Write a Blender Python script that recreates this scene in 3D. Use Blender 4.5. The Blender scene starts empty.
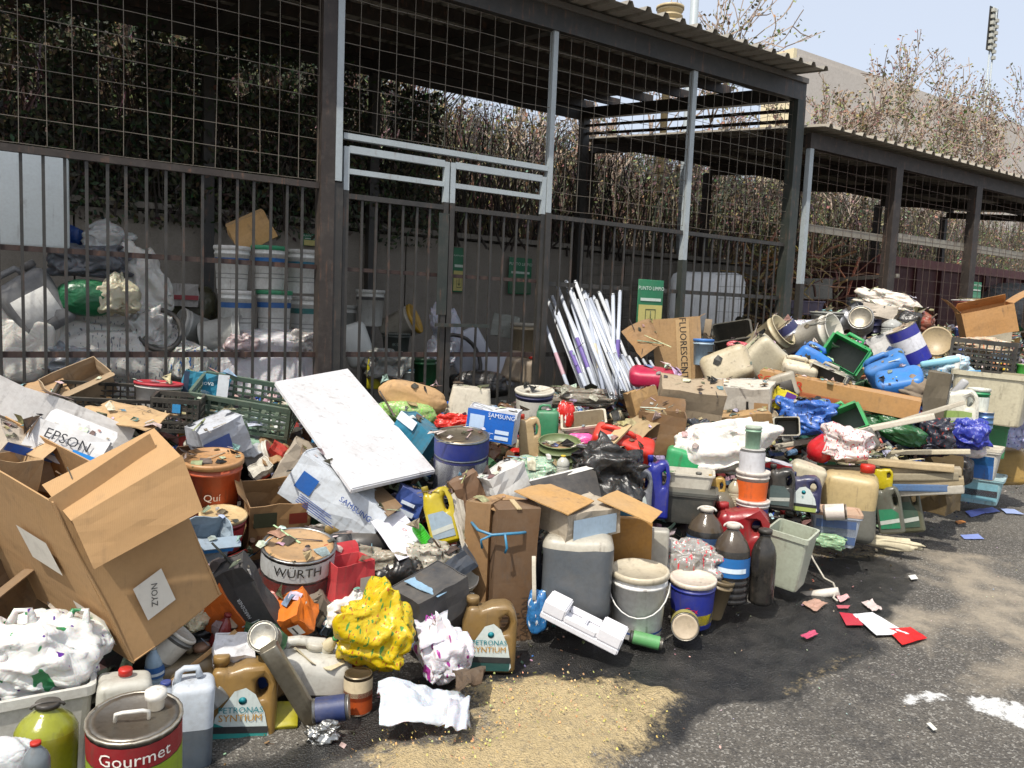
import bpy, bmesh, math, random
import numpy as np
from mathutils import Vector, Matrix, noise as mnoise
R=math.radians
S=bpy.context.scene
COL=S.collection
rnd=random.Random(7)
# ---------------- camera ----------------
FPX=800.0; H0=1.6
r0=Vector((.825,-.565,0)).normalized(); fh=Vector((.565,.825,0)).normalized()
pt=R(5.57); rho=R(2.35)
FW=(fh*math.cos(pt)+Vector((0,0,-math.sin(pt)))).normalized()
U0=r0.cross(FW).normalized()
RC=(r0*math.cos(rho)+U0*math.sin(rho)); UC=(U0*math.cos(rho)-r0*math.sin(rho))
CAM=Vector((0,0,H0))
cd=bpy.data.cameras.new('camera'); cam=bpy.data.objects.new('camera',cd); COL.objects.link(cam)
cam.matrix_world=Matrix(((RC.x,UC.x,-FW.x,0),(RC.y,UC.y,-FW.y,0),(RC.z,UC.z,-FW.z,H0),(0,0,0,1)))
cd.sensor_width=36; cd.lens=FPX/1024*36; cd.clip_end=3000; cd.clip_start=.05
S.camera=cam
# ---------------- world, sun ----------------
SUN_AZ=Vector((-.87,-.46)).normalized(); SUN_EL=R(58)
w=bpy.data.worlds.new('World'); S.world=w; w.use_nodes=True
nt=w.node_tree; bg=nt.nodes['Background']; sk=nt.nodes.new('ShaderNodeTexSky'); sk.sky_type='NISHITA'; sk.sun_disc=False
sk.sun_elevation=SUN_EL; sk.sun_rotation=math.atan2(SUN_AZ.x,SUN_AZ.y); sk.dust_density=5; sk.air_density=1.0; sk.ozone_density=1
hz=nt.nodes.new('ShaderNodeMixRGB'); hz.inputs[0].default_value=.62; hz.inputs[2].default_value=(4.9,5.25,5.9,1); nt.links.new(sk.outputs[0],hz.inputs[1]); nt.links.new(hz.outputs[0],bg.inputs[0]); bg.inputs[1].default_value=.148
sd=bpy.data.lights.new('sun','SUN'); sd.energy=3.5; sd.angle=R(.6); sd.color=(1,.95,.86)
so=bpy.data.objects.new('sun',sd); COL.objects.link(so)
sv=Vector((SUN_AZ.x*math.cos(SUN_EL),SUN_AZ.y*math.cos(SUN_EL),math.sin(SUN_EL)))
so.rotation_euler=sv.to_track_quat('Z','Y').to_euler(); so.location=(0,0,20)
S.view_settings.view_transform='Standard'; S.view_settings.look='None'; S.view_settings.exposure=.36; S.view_settings.gamma=1
# ---------------- pixels to places ----------------
def ray(px,py):
    return FW+RC*((px-512)/FPX)+UC*((384-py)/FPX)
def P(px,py,t): return CAM+ray(px,py)*t
TOE=[(-6,2.9),(.5,2.95),(1.9,3.1),(2.6,3.2),(3.1,3.1),(4.2,3.2),(5,3.3),(5.8,3.3),(7.1,3.8),(8.6,3.9),(16,4.3)]
HFN=[(-6,1.0),(.2,.85),(2.4,.78),(4.5,.62),(6.4,.8),(8.1,1.12),(10.2,1.5),(16,1.6)]
def lerp(T,x):
    for (a,b),(c,d) in zip(T,T[1:]):
        if x<=c: return b+(d-b)*max(0,(x-a)/(c-a))
    return T[-1][1]
def H(X,Y):
    yt=lerp(TOE,X); hf=lerp(HFN,X)
    q=(Y-yt)/(5.9-yt)
    if q<=0: return 0
    if q<=1: h=hf*math.sin(math.pi/2*q)**.85
    else:
        k=min(1,(Y-5.9)/1.6); h=hf+(.3-hf)*k*k*(3-2*k)
    return h
def tm(px,py,lift=0):
    d=ray(px,py); t=1.6
    while t<15:
        p=CAM+d*t
        if p.z<=H(p.x,p.y)+lift or p.y>5.85: break
        t+=.02
    return t
def tY(px,py,Y):
    return Y/ray(px,py).y
# ---------------- materials ----------------
MC={}
def srgb(h):
    if isinstance(h,str):
        h=h.lstrip('#'); c=[int(h[i:i+2],16)/255 for i in (0,2,4)]
        return tuple(x/12.92 if x<=.04045 else ((x+.055)/1.055)**2.4 for x in c)
    return h
def N(nt,t,**k):
    n=nt.nodes.new('ShaderNode'+t)
    for a,b in k.items(): setattr(n,a,b)
    return n
def M(c,kind='plastic',dirt=None,rough=None):
    key=(c,kind,dirt,rough)
    if key in MC: return MC[key]
    m=bpy.data.materials.new(kind+'_'+str(len(MC))); m.use_nodes=True; nt=m.node_tree; L=nt.links.new
    b=nt.nodes['Principled BSDF']; col=srgb(c)
    g={'plastic':.36,'card':.35,'metal':.5,'steel':.55,'foil':.1,'bag':.15,'pet':.3,'print':.3,'wood':.4,'wall':.6,'leaf':.3,'liquid':.35}[kind] if dirt is None else dirt
    ro={'plastic':.42,'card':.85,'metal':.38,'steel':.6,'foil':.34,'bag':.35,'pet':.15,'print':.5,'wood':.8,'wall':.9,'leaf':.7,'liquid':.35}[kind] if rough is None else rough
    tc=N(nt,'TexCoord'); oi=N(nt,'ObjectInfo')
    mp=N(nt,'Mapping'); L(tc.outputs['Object'],mp.inputs[0]); L(oi.outputs['Random'],mp.inputs['Location'])
    n1=N(nt,'TexNoise'); n1.inputs['Scale'].default_value=9; n1.inputs['Detail'].default_value=8; n1.inputs['Roughness'].default_value=.7; L(mp.outputs[0],n1.inputs[0])
    n2=N(nt,'TexNoise'); n2.inputs['Scale'].default_value=55; n2.inputs['Detail'].default_value=4; L(mp.outputs[0],n2.inputs[0])
    rp=N(nt,'ValToRGB'); rp.color_ramp.elements[0].position=.5; rp.color_ramp.elements[1].position=.78; L(n1.outputs[0],rp.inputs[0])
    mx=N(nt,'MixRGB'); mx.inputs[1].default_value=(*col,1)
    dc=(.11,.085,.06) if sum(col)>.3 else (.16,.14,.12)
    mx.inputs[2].default_value=(*[dc[i]*.7+col[i]*.25 for i in range(3)],1)
    ml=N(nt,'Math',operation='MULTIPLY'); ml.inputs[1].default_value=g; L(rp.outputs[0],ml.inputs[0]); L(ml.outputs[0],mx.inputs[0])
    m2=N(nt,'MixRGB',blend_type='MULTIPLY'); m2.inputs[0].default_value=.5*min(1,g*2); L(mx.outputs[0],m2.inputs[1])
    r2=N(nt,'ValToRGB'); r2.color_ramp.elements[0].position=.3; r2.color_ramp.elements[0].color=(.68,.64,.6,1); r2.color_ramp.elements[1].position=.6; L(n2.outputs[0],r2.inputs[0]); L(r2.outputs[0],m2.inputs[2])
    hs=N(nt,'HueSaturation'); hs.inputs['Saturation'].default_value=1.05; L(m2.outputs[0],hs.inputs['Color'])
    n3=N(nt,'TexNoise'); n3.inputs['Scale'].default_value=2.6; n3.inputs['Detail'].default_value=6; n3.inputs['Roughness'].default_value=.75; L(mp.outputs[0],n3.inputs[0])
    gm=N(nt,'NewGeometry'); sx=N(nt,'SeparateXYZ'); L(gm.outputs['Normal'],sx.inputs[0])
    up=N(nt,'MapRange'); up.inputs[1].default_value=-.2; up.inputs[2].default_value=1; up.inputs[3].default_value=.45; up.inputs[4].default_value=1; L(sx.outputs[2],up.inputs[0])
    r3=N(nt,'MapRange'); r3.inputs[1].default_value=.35; r3.inputs[2].default_value=.75; r3.inputs[3].default_value=.04*min(1,g*3); r3.inputs[4].default_value=.45*min(1,g*3); L(n3.outputs[0],r3.inputs[0])
    du=N(nt,'Math',operation='MULTIPLY'); L(up.outputs[0],du.inputs[0]); L(r3.outputs[0],du.inputs[1])
    if kind in('plastic','metal','print','card','steel'):
        ms=N(nt,'Mapping'); ms.inputs['Scale'].default_value=(38,38,3.2); L(mp.outputs[0],ms.inputs[0]); n4=N(nt,'TexNoise'); n4.inputs['Scale'].default_value=1; n4.inputs['Detail'].default_value=5; L(ms.outputs[0],n4.inputs[0])
        r4=N(nt,'MapRange'); r4.inputs[1].default_value=.56; r4.inputs[2].default_value=.66; r4.inputs[4].default_value=min(.75,g*1.3); L(n4.outputs[0],r4.inputs[0])
        gate=N(nt,'MapRange'); gate.inputs[1].default_value=.45; gate.inputs[2].default_value=.6; L(n1.outputs[0],gate.inputs[0]); mg=N(nt,'Math',operation='MULTIPLY'); L(r4.outputs[0],mg.inputs[0]); L(gate.outputs[0],mg.inputs[1])
        m4=N(nt,'MixRGB'); m4.inputs[2].default_value=((.07,.05,.035,1) if kind!='steel' else (.16,.07,.035,1)); L(mg.outputs[0],m4.inputs[0]); L(hs.outputs[0],m4.inputs[1]); hs=m4
    m3=N(nt,'MixRGB'); m3.inputs[2].default_value=(.27,.235,.185,1) if kind!='steel' else (.12,.10,.08,1); L(du.outputs[0],m3.inputs[0]); L(hs.outputs[0],m3.inputs[1]); L(m3.outputs[0],b.inputs['Base Color'])
    b.inputs['Roughness'].default_value=ro
    if kind in('metal','foil'): b.inputs['Metallic'].default_value=.85 if kind=='metal' else 1
    if kind=='pet': b.inputs['Transmission Weight'].default_value=.55
    if kind in('bag',): b.inputs['Subsurface Weight'].default_value=.25; b.inputs['Subsurface Scale'].default_value=.03
    bp=N(nt,'Bump'); 
    if kind=='card':
        wv=N(nt,'TexWave'); wv.inputs['Scale'].default_value=60; wv.inputs['Distortion'].default_value=1; L(tc.outputs['Object'],wv.inputs[0]); L(wv.outputs[1],bp.inputs['Height']); bp.inputs['Strength'].default_value=.08; bp.inputs['Distance'].default_value=.004
    elif kind in('bag','foil'):
        v=N(nt,'TexNoise'); v.inputs['Scale'].default_value=9 if kind=='bag' else 14; v.inputs['Detail'].default_value=3; v.inputs['Distortion'].default_value=2.2; L(mp.outputs[0],v.inputs[0])
        v.inputs['Distortion'].default_value=.7; ab=N(nt,'Math',operation='ABSOLUTE'); sb=N(nt,'Math',operation='SUBTRACT'); sb.inputs[1].default_value=.5; L(v.outputs[0],sb.inputs[0]); L(sb.outputs[0],ab.inputs[0])
        L(ab.outputs[0],bp.inputs['Height']); bp.inputs['Strength'].default_value=.45 if kind=='bag' else .4; bp.inputs['Distance'].default_value=.05
    else:
        L(n1.outputs[0],bp.inputs['Height']); bp.inputs['Strength'].default_value=.25; bp.inputs['Distance'].default_value=.01
    L(bp.outputs[0],b.inputs['Normal'])
    MC[key]=m; return m
def vcmat(name,rough=.7):
    m=bpy.data.materials.new(name); m.use_nodes=True; nt=m.node_tree; L=nt.links.new; b=nt.nodes['Principled BSDF']
    a=N(nt,'VertexColor'); a.layer_name='tint'
    tc=N(nt,'TexCoord'); n=N(nt,'TexNoise'); n.inputs['Scale'].default_value=40; n.inputs['Detail'].default_value=5; L(tc.outputs['Object'],n.inputs[0])
    r=N(nt,'ValToRGB'); r.color_ramp.elements[0].position=.35; r.color_ramp.elements[0].color=(.35,.32,.28,1); r.color_ramp.elements[1].position=.62; L(n.outputs[0],r.inputs[0])
    x=N(nt,'MixRGB',blend_type='MULTIPLY'); x.inputs[0].default_value=.8; L(a.outputs[0],x.inputs[1]); L(r.outputs[0],x.inputs[2]); L(x.outputs[0],b.inputs['Base Color']); b.inputs['Roughness'].default_value=rough
    return m
# ---------------- mesh helpers ----------------
class MB:
    def __init__(s): s.v=[];s.f=[];s.m=[];s.s=[];s.c=[]
    def add(s,vs,fs,mi=0,sm=False,col=None):
        o=len(s.v); s.v+=[tuple(v) for v in vs]; s.f+=[tuple(i+o for i in f) for f in fs]; s.m+=[mi]*len(fs); s.s+=[sm]*len(fs)
        if col is not None: s.c+=[col]*len(fs)
        return s
    def box(s,x0,x1,y0,y1,z0,z1,mi=0,M4=None,col=None):
        vs=[Vector(p) for p in((x0,y0,z0),(x1,y0,z0),(x1,y1,z0),(x0,y1,z0),(x0,y0,z1),(x1,y0,z1),(x1,y1,z1),(x0,y1,z1))]
        if M4: vs=[M4@v for v in vs]
        return s.add(vs,[(3,2,1,0),(4,5,6,7),(0,1,5,4),(1,2,6,5),(2,3,7,6),(3,0,4,7)],mi,False,col)
    def lathe(s,pr,n=22,mi=0,sm=True,cx=0,cy=0,sx=1,sy=1,mis=None):
        vs=[];fs=[]
        for r,z in pr:
            for k in range(n):
                a=2*math.pi*k/n; vs.append((cx+r*sx*math.sin(a),cy-r*sy*math.cos(a),z))
        o=len(s.v)
        for i in range(len(pr)-1):
            ff=[(i*n+k,i*n+(k+1)%n,(i+1)*n+(k+1)%n,(i+1)*n+k) for k in range(n)]
            s.f+=[tuple(q+o for q in f) for f in ff]; s.m+=[mis[i] if mis else mi]*n; s.s+=[sm]*n
        s.v+=vs
        if pr[0][0]>1e-4: s.f.append(tuple(o+k for k in reversed(range(n)))); s.m.append(mis[0] if mis else mi); s.s.append(False)
        if pr[-1][0]>1e-4: s.f.append(tuple(o+(len(pr)-1)*n+k for k in range(n))); s.m.append(mis[-1] if mis else mi); s.s.append(False)
        return s
    def tube(s,pts,r,n=8,mi=0,closed=False,col=None):
        pts=[Vector(p) for p in pts]; vs=[];m=len(pts); pn=None
        for i,p in enumerate(pts):
            a=pts[(i-1)%m] if (i>0 or closed) else p; b=pts[(i+1)%m] if (i<m-1 or closed) else p
            d=(b-a).normalized()
            if pn is None: pn=d.orthogonal().normalized()
            pn=(pn-d*pn.dot(d)).normalized() if (pn-d*pn.dot(d)).length>1e-5 else d.orthogonal().normalized()
            q=d.cross(pn); rr=r[i] if isinstance(r,(list,tuple)) else r
            vs+=[p+(pn*math.cos(2*math.pi*k/n)+q*math.sin(2*math.pi*k/n))*rr for k in range(n)]
        fs=[]
        for i in range(m if closed else m-1):
            j=(i+1)%m; fs+=[(i*n+k,i*n+(k+1)%n,j*n+(k+1)%n,j*n+k) for k in range(n)]
        if not closed: fs+=[tuple(reversed(range(n))),tuple((m-1)*n+k for k in range(n))]
        return s.add(vs,fs,mi,n>4,col)
    def arc(s,rf,z0,z1,a0,a1,n=14,mi=0,th=.0012):
        vs=[];fs=[]
        for k in range(n+1):
            a=a0+(a1-a0)*k/n
            for z in (z0,z1):
                r=rf(z)+th; vs.append((r*math.sin(a),-r*math.cos(a),z))
        for k in range(n): fs.append((2*k,2*k+2,2*k+3,2*k+1))
        return s.add(vs,fs,mi,True)
    def mesh(s,name,mats):
        me=bpy.data.meshes.new(name); me.from_pydata(s.v,[],s.f)
        for m in (mats if isinstance(mats,(list,tuple)) else [mats]): me.materials.append(m)
        me.polygons.foreach_set('material_index',s.m); me.polygons.foreach_set('use_smooth',s.s)
        if s.c and len(s.c)==len(s.f):
            ca=me.color_attributes.new('tint','FLOAT_COLOR','CORNER'); lt=np.array([len(f) for f in s.f])
            ca.data.foreach_set('color',np.repeat(np.array([(*c,1) for c in s.c],dtype=np.float32),lt,axis=0).ravel())
        me.update(); return me
    def build(s,name,mats,parent=None):
        return link(name,s.mesh(name,mats),parent)
def link(name,me,parent=None):
    o=bpy.data.objects.new(name,me); COL.objects.link(o)
    if parent: o.parent=parent
    return o
def tag(o,label=None,cat=None,group=None,kind=None):
    if label: o['label']=label
    if cat: o['category']=cat
    if group: o['group']=group
    if kind: o['kind']=kind
    return o
def empty(name,loc=(0,0,0)):
    o=bpy.data.objects.new(name,None); o.empty_display_size=.1; COL.objects.link(o); o.location=loc; return o
def solid(me,th):
    bm=bmesh.new(); bm.from_mesh(me); bmesh.ops.solidify(bm,geom=bm.faces[:],thickness=th); bm.to_mesh(me); bm.free()
def dent(me,amp,freq=6,seed=0,keepz=None):
    off=Vector((seed*3.1,seed*1.7,seed))
    for v in me.vertices:
        n=mnoise.noise_vector(v.co*freq+off)
        v.co+=n*amp
def rbox(name,w,d,h,r,mats,parent=None,seg=3,damp=0,seed=0,split=None,taper=1,cuts=0):
    bm=bmesh.new(); bmesh.ops.create_cube(bm,size=1)
    for v in bm.verts:
        v.co=Vector((v.co.x*w,v.co.y*d,(v.co.z+.5)*h))
        if v.co.z<h*.1: v.co.x*=taper; v.co.y*=taper
    bmesh.ops.bevel(bm,geom=bm.edges[:],offset=min(r,.49*min(w,d,h)),segments=seg,affect='EDGES',profile=.5)
    if split is not None:
        bmesh.ops.bisect_plane(bm,geom=bm.verts[:]+bm.edges[:]+bm.faces[:],plane_co=(0,0,split),plane_no=(0,0,1))
    if cuts or damp:
        for ax in range(3):
            L=(w,d,h)[ax]
            k=cuts or 4
            for i in range(1,k):
                co=[0,0,h/2]; co[ax]=(-L/2 if ax<2 else 0)+L*i/k; no=[0,0,0]; no[ax]=1
                bmesh.ops.bisect_plane(bm,geom=bm.verts[:]+bm.edges[:]+bm.faces[:],plane_co=co,plane_no=no)
    for f in bm.faces:
        f.smooth=True
        if split is not None and f.calc_center_median().z<split: f.material_index=1
    me=bpy.data.meshes.new(name); bm.to_mesh(me); bm.free()
    if damp: dent(me,damp,5/max(w,d,h)*.5,seed)
    for m in (mats if isinstance(mats,(list,tuple)) else [mats]): me.materials.append(m)
    try: me.set_sharp_from_angle(angle=R(50))
    except Exception: pass
    return link(name,me,parent)
def txt(s,size,parent,mat,x=0,z=0,y=None,wrap=None,rot=0,name='lettering',M4=None,sx=1,align='CENTER'):
    cu=bpy.data.curves.new('f','FONT'); cu.body=s; cu.size=size; cu.align_x=align; cu.align_y='CENTER'; cu.resolution_u=2
    ob=bpy.data.objects.new('f',cu); me=bpy.data.meshes.new_from_object(ob); bpy.data.objects.remove(ob); bpy.data.curves.remove(cu)
    c,sn=math.cos(rot),math.sin(rot)
    for v in me.vertices:
        a=v.co.x*sx; b=v.co.y; a,b=a*c-b*sn+x,a*sn+b*c+z
        if wrap: rr=(wrap(b) if callable(wrap) else wrap)+.003; v.co=Vector((rr*math.sin(a/rr),-rr*math.cos(a/rr),b))
        elif M4: v.co=M4@Vector((a,b,0))
        else: v.co=Vector((a,y-.002,b))
    me.materials.clear(); me.materials.append(mat); me.name=name
    return link(name,me,parent)
# ---------------- things: every one stands with its base at local z=0, front towards local -Y ----------------
def wrapdist(a,b): return abs(a-b)
def bucket(r,w,h,d,c='#e8e6e0',lid='#efede8',band=None,words=None,wc='#223366',handle=True,open_=None,taper=.86,bands=None):
    ro=w/2; rb=ro*taper; rf=lambda z: rb+(ro-rb)*min(1,max(0,z/h))
    b=MB(); body=M(c)
    if open_: 
        b.lathe([(rb*.97,0),(rb,.006),(rf(h*.82),h*.82),(rf(h*.82)+.006,h*.82),(rf(h*.86)+.006,h*.86),(rf(h*.86),h*.865),(ro,h),(ro*1.04,h),(ro*1.04,h*1.01),(ro*.95,h*1.01),(rf(h*.5)*.93,h*.6),(0,h*.58)],mis=[0]*9+[0,1,1]); b.build('body',[body,M(open_)],r)
    else:
        b.lathe([(rb*.97,0),(rb,.006),(rf(h*.8),h*.8),(rf(h*.8)+.005,h*.8),(rf(h*.84)+.005,h*.84),(rf(h*.84),h*.845),(ro*.99,h*.95)]); b.build('body',body,r)
        l=MB(); l.lathe([(ro*.99,h*.9),(ro*1.05,h*.91),(ro*1.06,h*.975),(ro*1.04,h),(ro*.94,h),(ro*.92,h*.975),(0,h*.975)]); l.build('lid',M(lid),r)
    for (z0,z1,bc) in (bands or ([(.12,.72,band)] if band else [])):
        q=MB(); q.arc(rf,h*z0,h*z1,-math.pi,math.pi,24); o=q.build('label_band',M(bc,'print'),r)
    if words: txt(words,h*.17,r,M(wc,'print'),0,h*.45,wrap=rf)
    if handle:
        pts=[]
        for i in range(13):
            a=math.pi*i/12; pts.append((math.cos(a)*ro*1.08,-math.sin(a)*ro*1.02-.004,h*.82-math.sin(a)*h*.42))
        MB().tube(pts,max(.003,w*.014),6).build('handle',M('#d8d8d4'),r)
def tin(r,w,h,d,c='#9a9a98',lid='#b8a890',band=None,bands=None,words=None,wc='#ffffff',open_=None,handle=None,wz=.5,kind='metal'):
    ro=w/2; b=MB(); s=M(c,kind)
    mid=[(ro*.98,h*.33),(ro*1.0,h*.335),(ro*1.0,h*.35),(ro*.98,h*.355),(ro*.98,h*.66),(ro*1.0,h*.665),(ro*1.0,h*.68),(ro*.98,h*.685)] if not words else []
    top=[(ro*.98,h*.97),(ro*1.02,h*.975),(ro*1.02,h),(ro*.95,h),(ro*.95,h*.985)]
    if open_: top+=[(ro*.9,h*.75),(0,h*.74)]
    b.lathe([(ro*.96,0),(ro*1.01,.004),(ro*1.01,h*.025),(ro*.98,h*.03)]+mid+top); b.build('body',s,r)
    if open_: MB().lathe([(ro*.9,h*.74),(0,h*.77)]).build('residue',M(open_),r)
    else: MB().lathe([(ro*.93,h*.987),(ro*.93,h*1.0),(ro*.8,h*1.0),(ro*.78,h*.992),(0,h*.992)]).build('lid',M(lid,'metal' if lid[1] in '89a' else 'plastic'),r)
    rf=lambda z: ro*.985
    for (z0,z1,bc) in (bands or ([(.1,.9,band)] if band else [])):
        q=MB(); q.arc(rf,h*z0,h*z1,-math.pi,math.pi,24,th=.004 if not words else .0015); q.build('label_band',M(bc,'print'),r)
    if words: txt(words,h*.2,r,M(wc,'print'),0,h*wz,wrap=lambda z:ro)
    if handle:
        pts=[(-w*.2,-w*.06,h),(-w*.19,-w*.08,h*1.1),(-w*.12,-w*.12,h*1.13),(w*.08,-w*.14,h*1.13),(w*.14,-w*.12,h*1.1),(w*.14,-w*.1,h)]
        MB().tube(pts,w*.022,6).build('handle',M(handle),r)
        c_=MB(); c_.lathe([(w*.09,h),(w*.09,h*1.12),(w*.12,h*1.13),(w*.12,h*1.2),(w*.07,h*1.22),(0,h*1.22)],cx=w*.22,cy=w*.1); c_.build('spout_cap',M(handle),r)
def jerry(r,w,h,d,c='#dcd8c8',cap='#c8281e',liq=None,lv=.55,dm=.012,handle=True,panel=None,words=None,capx=.3,pwc='#222222',neck=True):
    d=d or w*.75; m=[M(c),M(liq or c,'liquid' if liq else 'plastic')]
    bh=h*.86; hh=h-bh
    rbox('body',w,d,bh,min(w,d)*.2,m,r,seg=4,damp=dm*w/.3,seed=rnd.random()*50,split=bh*lv if liq else None)
    # seam ribs
    q=MB(); z=bh*.93
    if handle:
        pts=[(-w*.38,0,bh*.95),(-w*.34,0,bh+hh*.55),(-w*.22,0,bh+hh*.8),(w*.08,0,bh+hh*.8),(w*.14,0,bh+hh*.2)]
        q.tube(pts,[d*.1,d*.09,d*.085,d*.085,d*.1],8); q.build('handle',m[0],r)
    if neck:
        MB().lathe([(w*.11,bh*.93),(w*.1,bh+hh*.3)],cx=w*capx).build('neck',m[0],r)
        if cap:
            MB().lathe([(w*.13,bh+hh*.2),(w*.135,bh+hh*.75),(w*.12,bh+hh*.9),(0,bh+hh*.9)],cx=w*capx,n=16).build('cap',M(cap),r)
    if panel:
        rbox('label_panel',w*.68,.006,bh*.5,.002,M(panel,'print'),r,seg=1).location=(0,-d/2-.001,bh*.2)
        if words: txt(words,w*.13,r,M(pwc,'print'),0,bh*.5,y=-d/2-.005)
def jug(r,w,h,d,c='#9a7a45',cap=None,panel='#2a8a84',words=None,logo='#1d7f8a',panel2=None):
    """flat motor oil jug: sloping shoulder, neck on the left, grip with a real hole on the right"""
    d=d or w*.45
    out=[(-.46,0),(.46,0),(.5,.04),(.5,.72),(.44,.88),(.3,.95),(.02,.93),(-.18,.86),(-.24,.9),(-.42,.9),(-.44,.8),(-.5,.66),(-.5,.04)]
    hole=[(.2,.52),(.34,.55),(.38,.72),(.3,.82),(.18,.76)]
    bm=bmesh.new()
    def loop(ps): 
        vs=[bm.verts.new((x*w,0,z*h)) for x,z in ps]; return [bm.edges.new((vs[i],vs[(i+1)%len(vs)])) for i in range(len(vs))]
    e=loop(out)+loop(hole); bmesh.ops.triangle_fill(bm,edges=e,use_beauty=True)
    f=bm.faces[:]; ex=bmesh.ops.extrude_face_region(bm,geom=f); vs=[v for v in ex['geom'] if isinstance(v,bmesh.types.BMVert)]
    for v in bm.verts: v.co.y=-d/2
    for v in vs: v.co.y=d/2
    bmesh.ops.recalc_face_normals(bm,faces=bm.faces[:])
    sh=[x for x in bm.edges if len(x.link_faces)==2 and x.calc_face_angle(0)>R(40)]
    bmesh.ops.bevel(bm,geom=sh,offset=d*.16,segments=2,affect='EDGES',profile=.5)
    for q in bm.faces: q.smooth=True
    me=bpy.data.meshes.new('body'); bm.to_mesh(me); bm.free(); me.materials.append(M(c,'plastic',.35,.3)); dent(me,w*.012,4/w,rnd.random()*9)
    try: me.set_sharp_from_angle(angle=R(60))
    except Exception: pass
    link('body',me,r)
    MB().lathe([(w*.1,h*.86),(w*.1,h*.92),(w*.12,h*.92),(w*.12,h*1.0),(w*.11,h*1.01),(0,h*1.01)],cx=-w*.33,n=14).build('cap',M(cap or c),r)
    if panel:
        if not words:
            x0=rnd.uniform(-.4,-.3); z1=rnd.uniform(.45,.62); lp=MB(); lp.add([(x0*w,-d/2-.004,.12*h),(.34*w,-d/2-.004,.12*h),(.34*w,-d/2-.004,.42*h),(.12*w,-d/2-.004,z1*h),(x0*w,-d/2-.004,z1*h)],[(0,1,2,3,4)]); lo=lp.build('label_panel',M(panel,'print',.3),r)
            lp=MB(); lp.add([(x0*w,-d/2-.006,.2*h),(.34*w,-d/2-.006,.24*h),(.34*w,-d/2-.006,.32*h),(x0*w,-d/2-.006,.28*h)],[(0,1,2,3)]); lp.build('label_stripe',M('#b8bcb4','print',.3),lo); return
        pv=[(-.42,.05),(.38,.05),(.42,.1),(.34,.4),(.2,.62),(.06,.7),(-.1,.66),(-.36,.36)]
        lp=MB(); lp.add([(x*w,-d/2-.004,z*h) for x,z in pv],[tuple(range(8))]); 
        lo=lp.build('label_panel',M('#c9d3cf','print',.2),r)
        lp=MB(); y=-d/2-.006
        lp.add([(x*w,y,z*h) for x,z in[(-.42,.05),(.38,.05),(.4,.24),(.12,.2),(-.1,.2),(-.39,.3)]],[(0,1,2,3,4,5)]); lp.add([(x*w,y-.0012,z*h) for x,z in[(-.4,.17),(.4,.16),(.4,.24),(-.39,.25)]],[(0,1,2,3)],1); lp.build('label_stripe',[M(panel2 or panel,'print',.2),M('#1c2226','print',.2)],lo)
        lp=MB(); lp.lathe([(w*.06,0),(0,.001)],n=14); g=lp.build('logo',M(logo,'print',.1),lo); g.rotation_euler=(R(90),0,0); g.location=(w*.02,y,h*.55)
        if words:
            a,b_=words; txt(a,w*.13,lo,M(logo,'print',.1),w*.0,h*.44,y=y); 
            if b_: txt(b_,w*.15,lo,M('#b98a3a','print',.1),w*.0,h*.345,y=y)
def pet(r,w,h,d,c='#5a4a38',cap='#2a2a2a',wrapc=None,liq=None,ribs=True,ring=None,clear=False,neck=.16):
    ro=w/2; pr=[(ro*.8,0),(ro*.97,.01)]
    z=.03
    while z<.5: pr+=[(ro,z*h),(ro*1.0,(z+.035)*h),(ro*(.94 if ribs else 1),(z+.05)*h),(ro,(z+.065)*h)]; z+=.08
    pr+=[(ro,.58*h),(ro*.97,.68*h),(ro*.8,.78*h),(ro*.45,.88*h),(ro*neck*2,.92*h),(ro*neck*2,.95*h)]
    mats=[M(c,'pet' if clear else 'plastic',.3,.15),M(liq or c,'liquid',.3,.2)]
    mis=[1 if liq and p[1]<.62*h else 0 for p in pr]
    MB().lathe(pr,20,mis=mis).build('body',mats,r)
    if cap: MB().lathe([(ro*neck*2.5,.94*h),(ro*neck*2.5,.995*h),(ro*neck*2.2,h),(0,h)],14).build('cap',M(cap),r)
    if wrapc: 
        q=MB(); q.arc(lambda z:ro+.001,h*.36,h*.6,-math.pi,math.pi,20); lo=q.build('label_band',M(wrapc,'print',.2),r)
        q=MB(); q.arc(lambda z:ro+.0025,h*.42,h*.48,-.9,.9,10); q.build('label_stripe',M('#d8e6f0','print',.2),lo)
    if ring:
        pts=[(math.cos(a)*ro*.5,-ro*.1,.95*h+math.sin(a)*h*.06) for a in [math.pi*i/8 for i in range(9)]]
        MB().tube(pts,w*.03,6).build('handle',M(ring),r)
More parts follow.
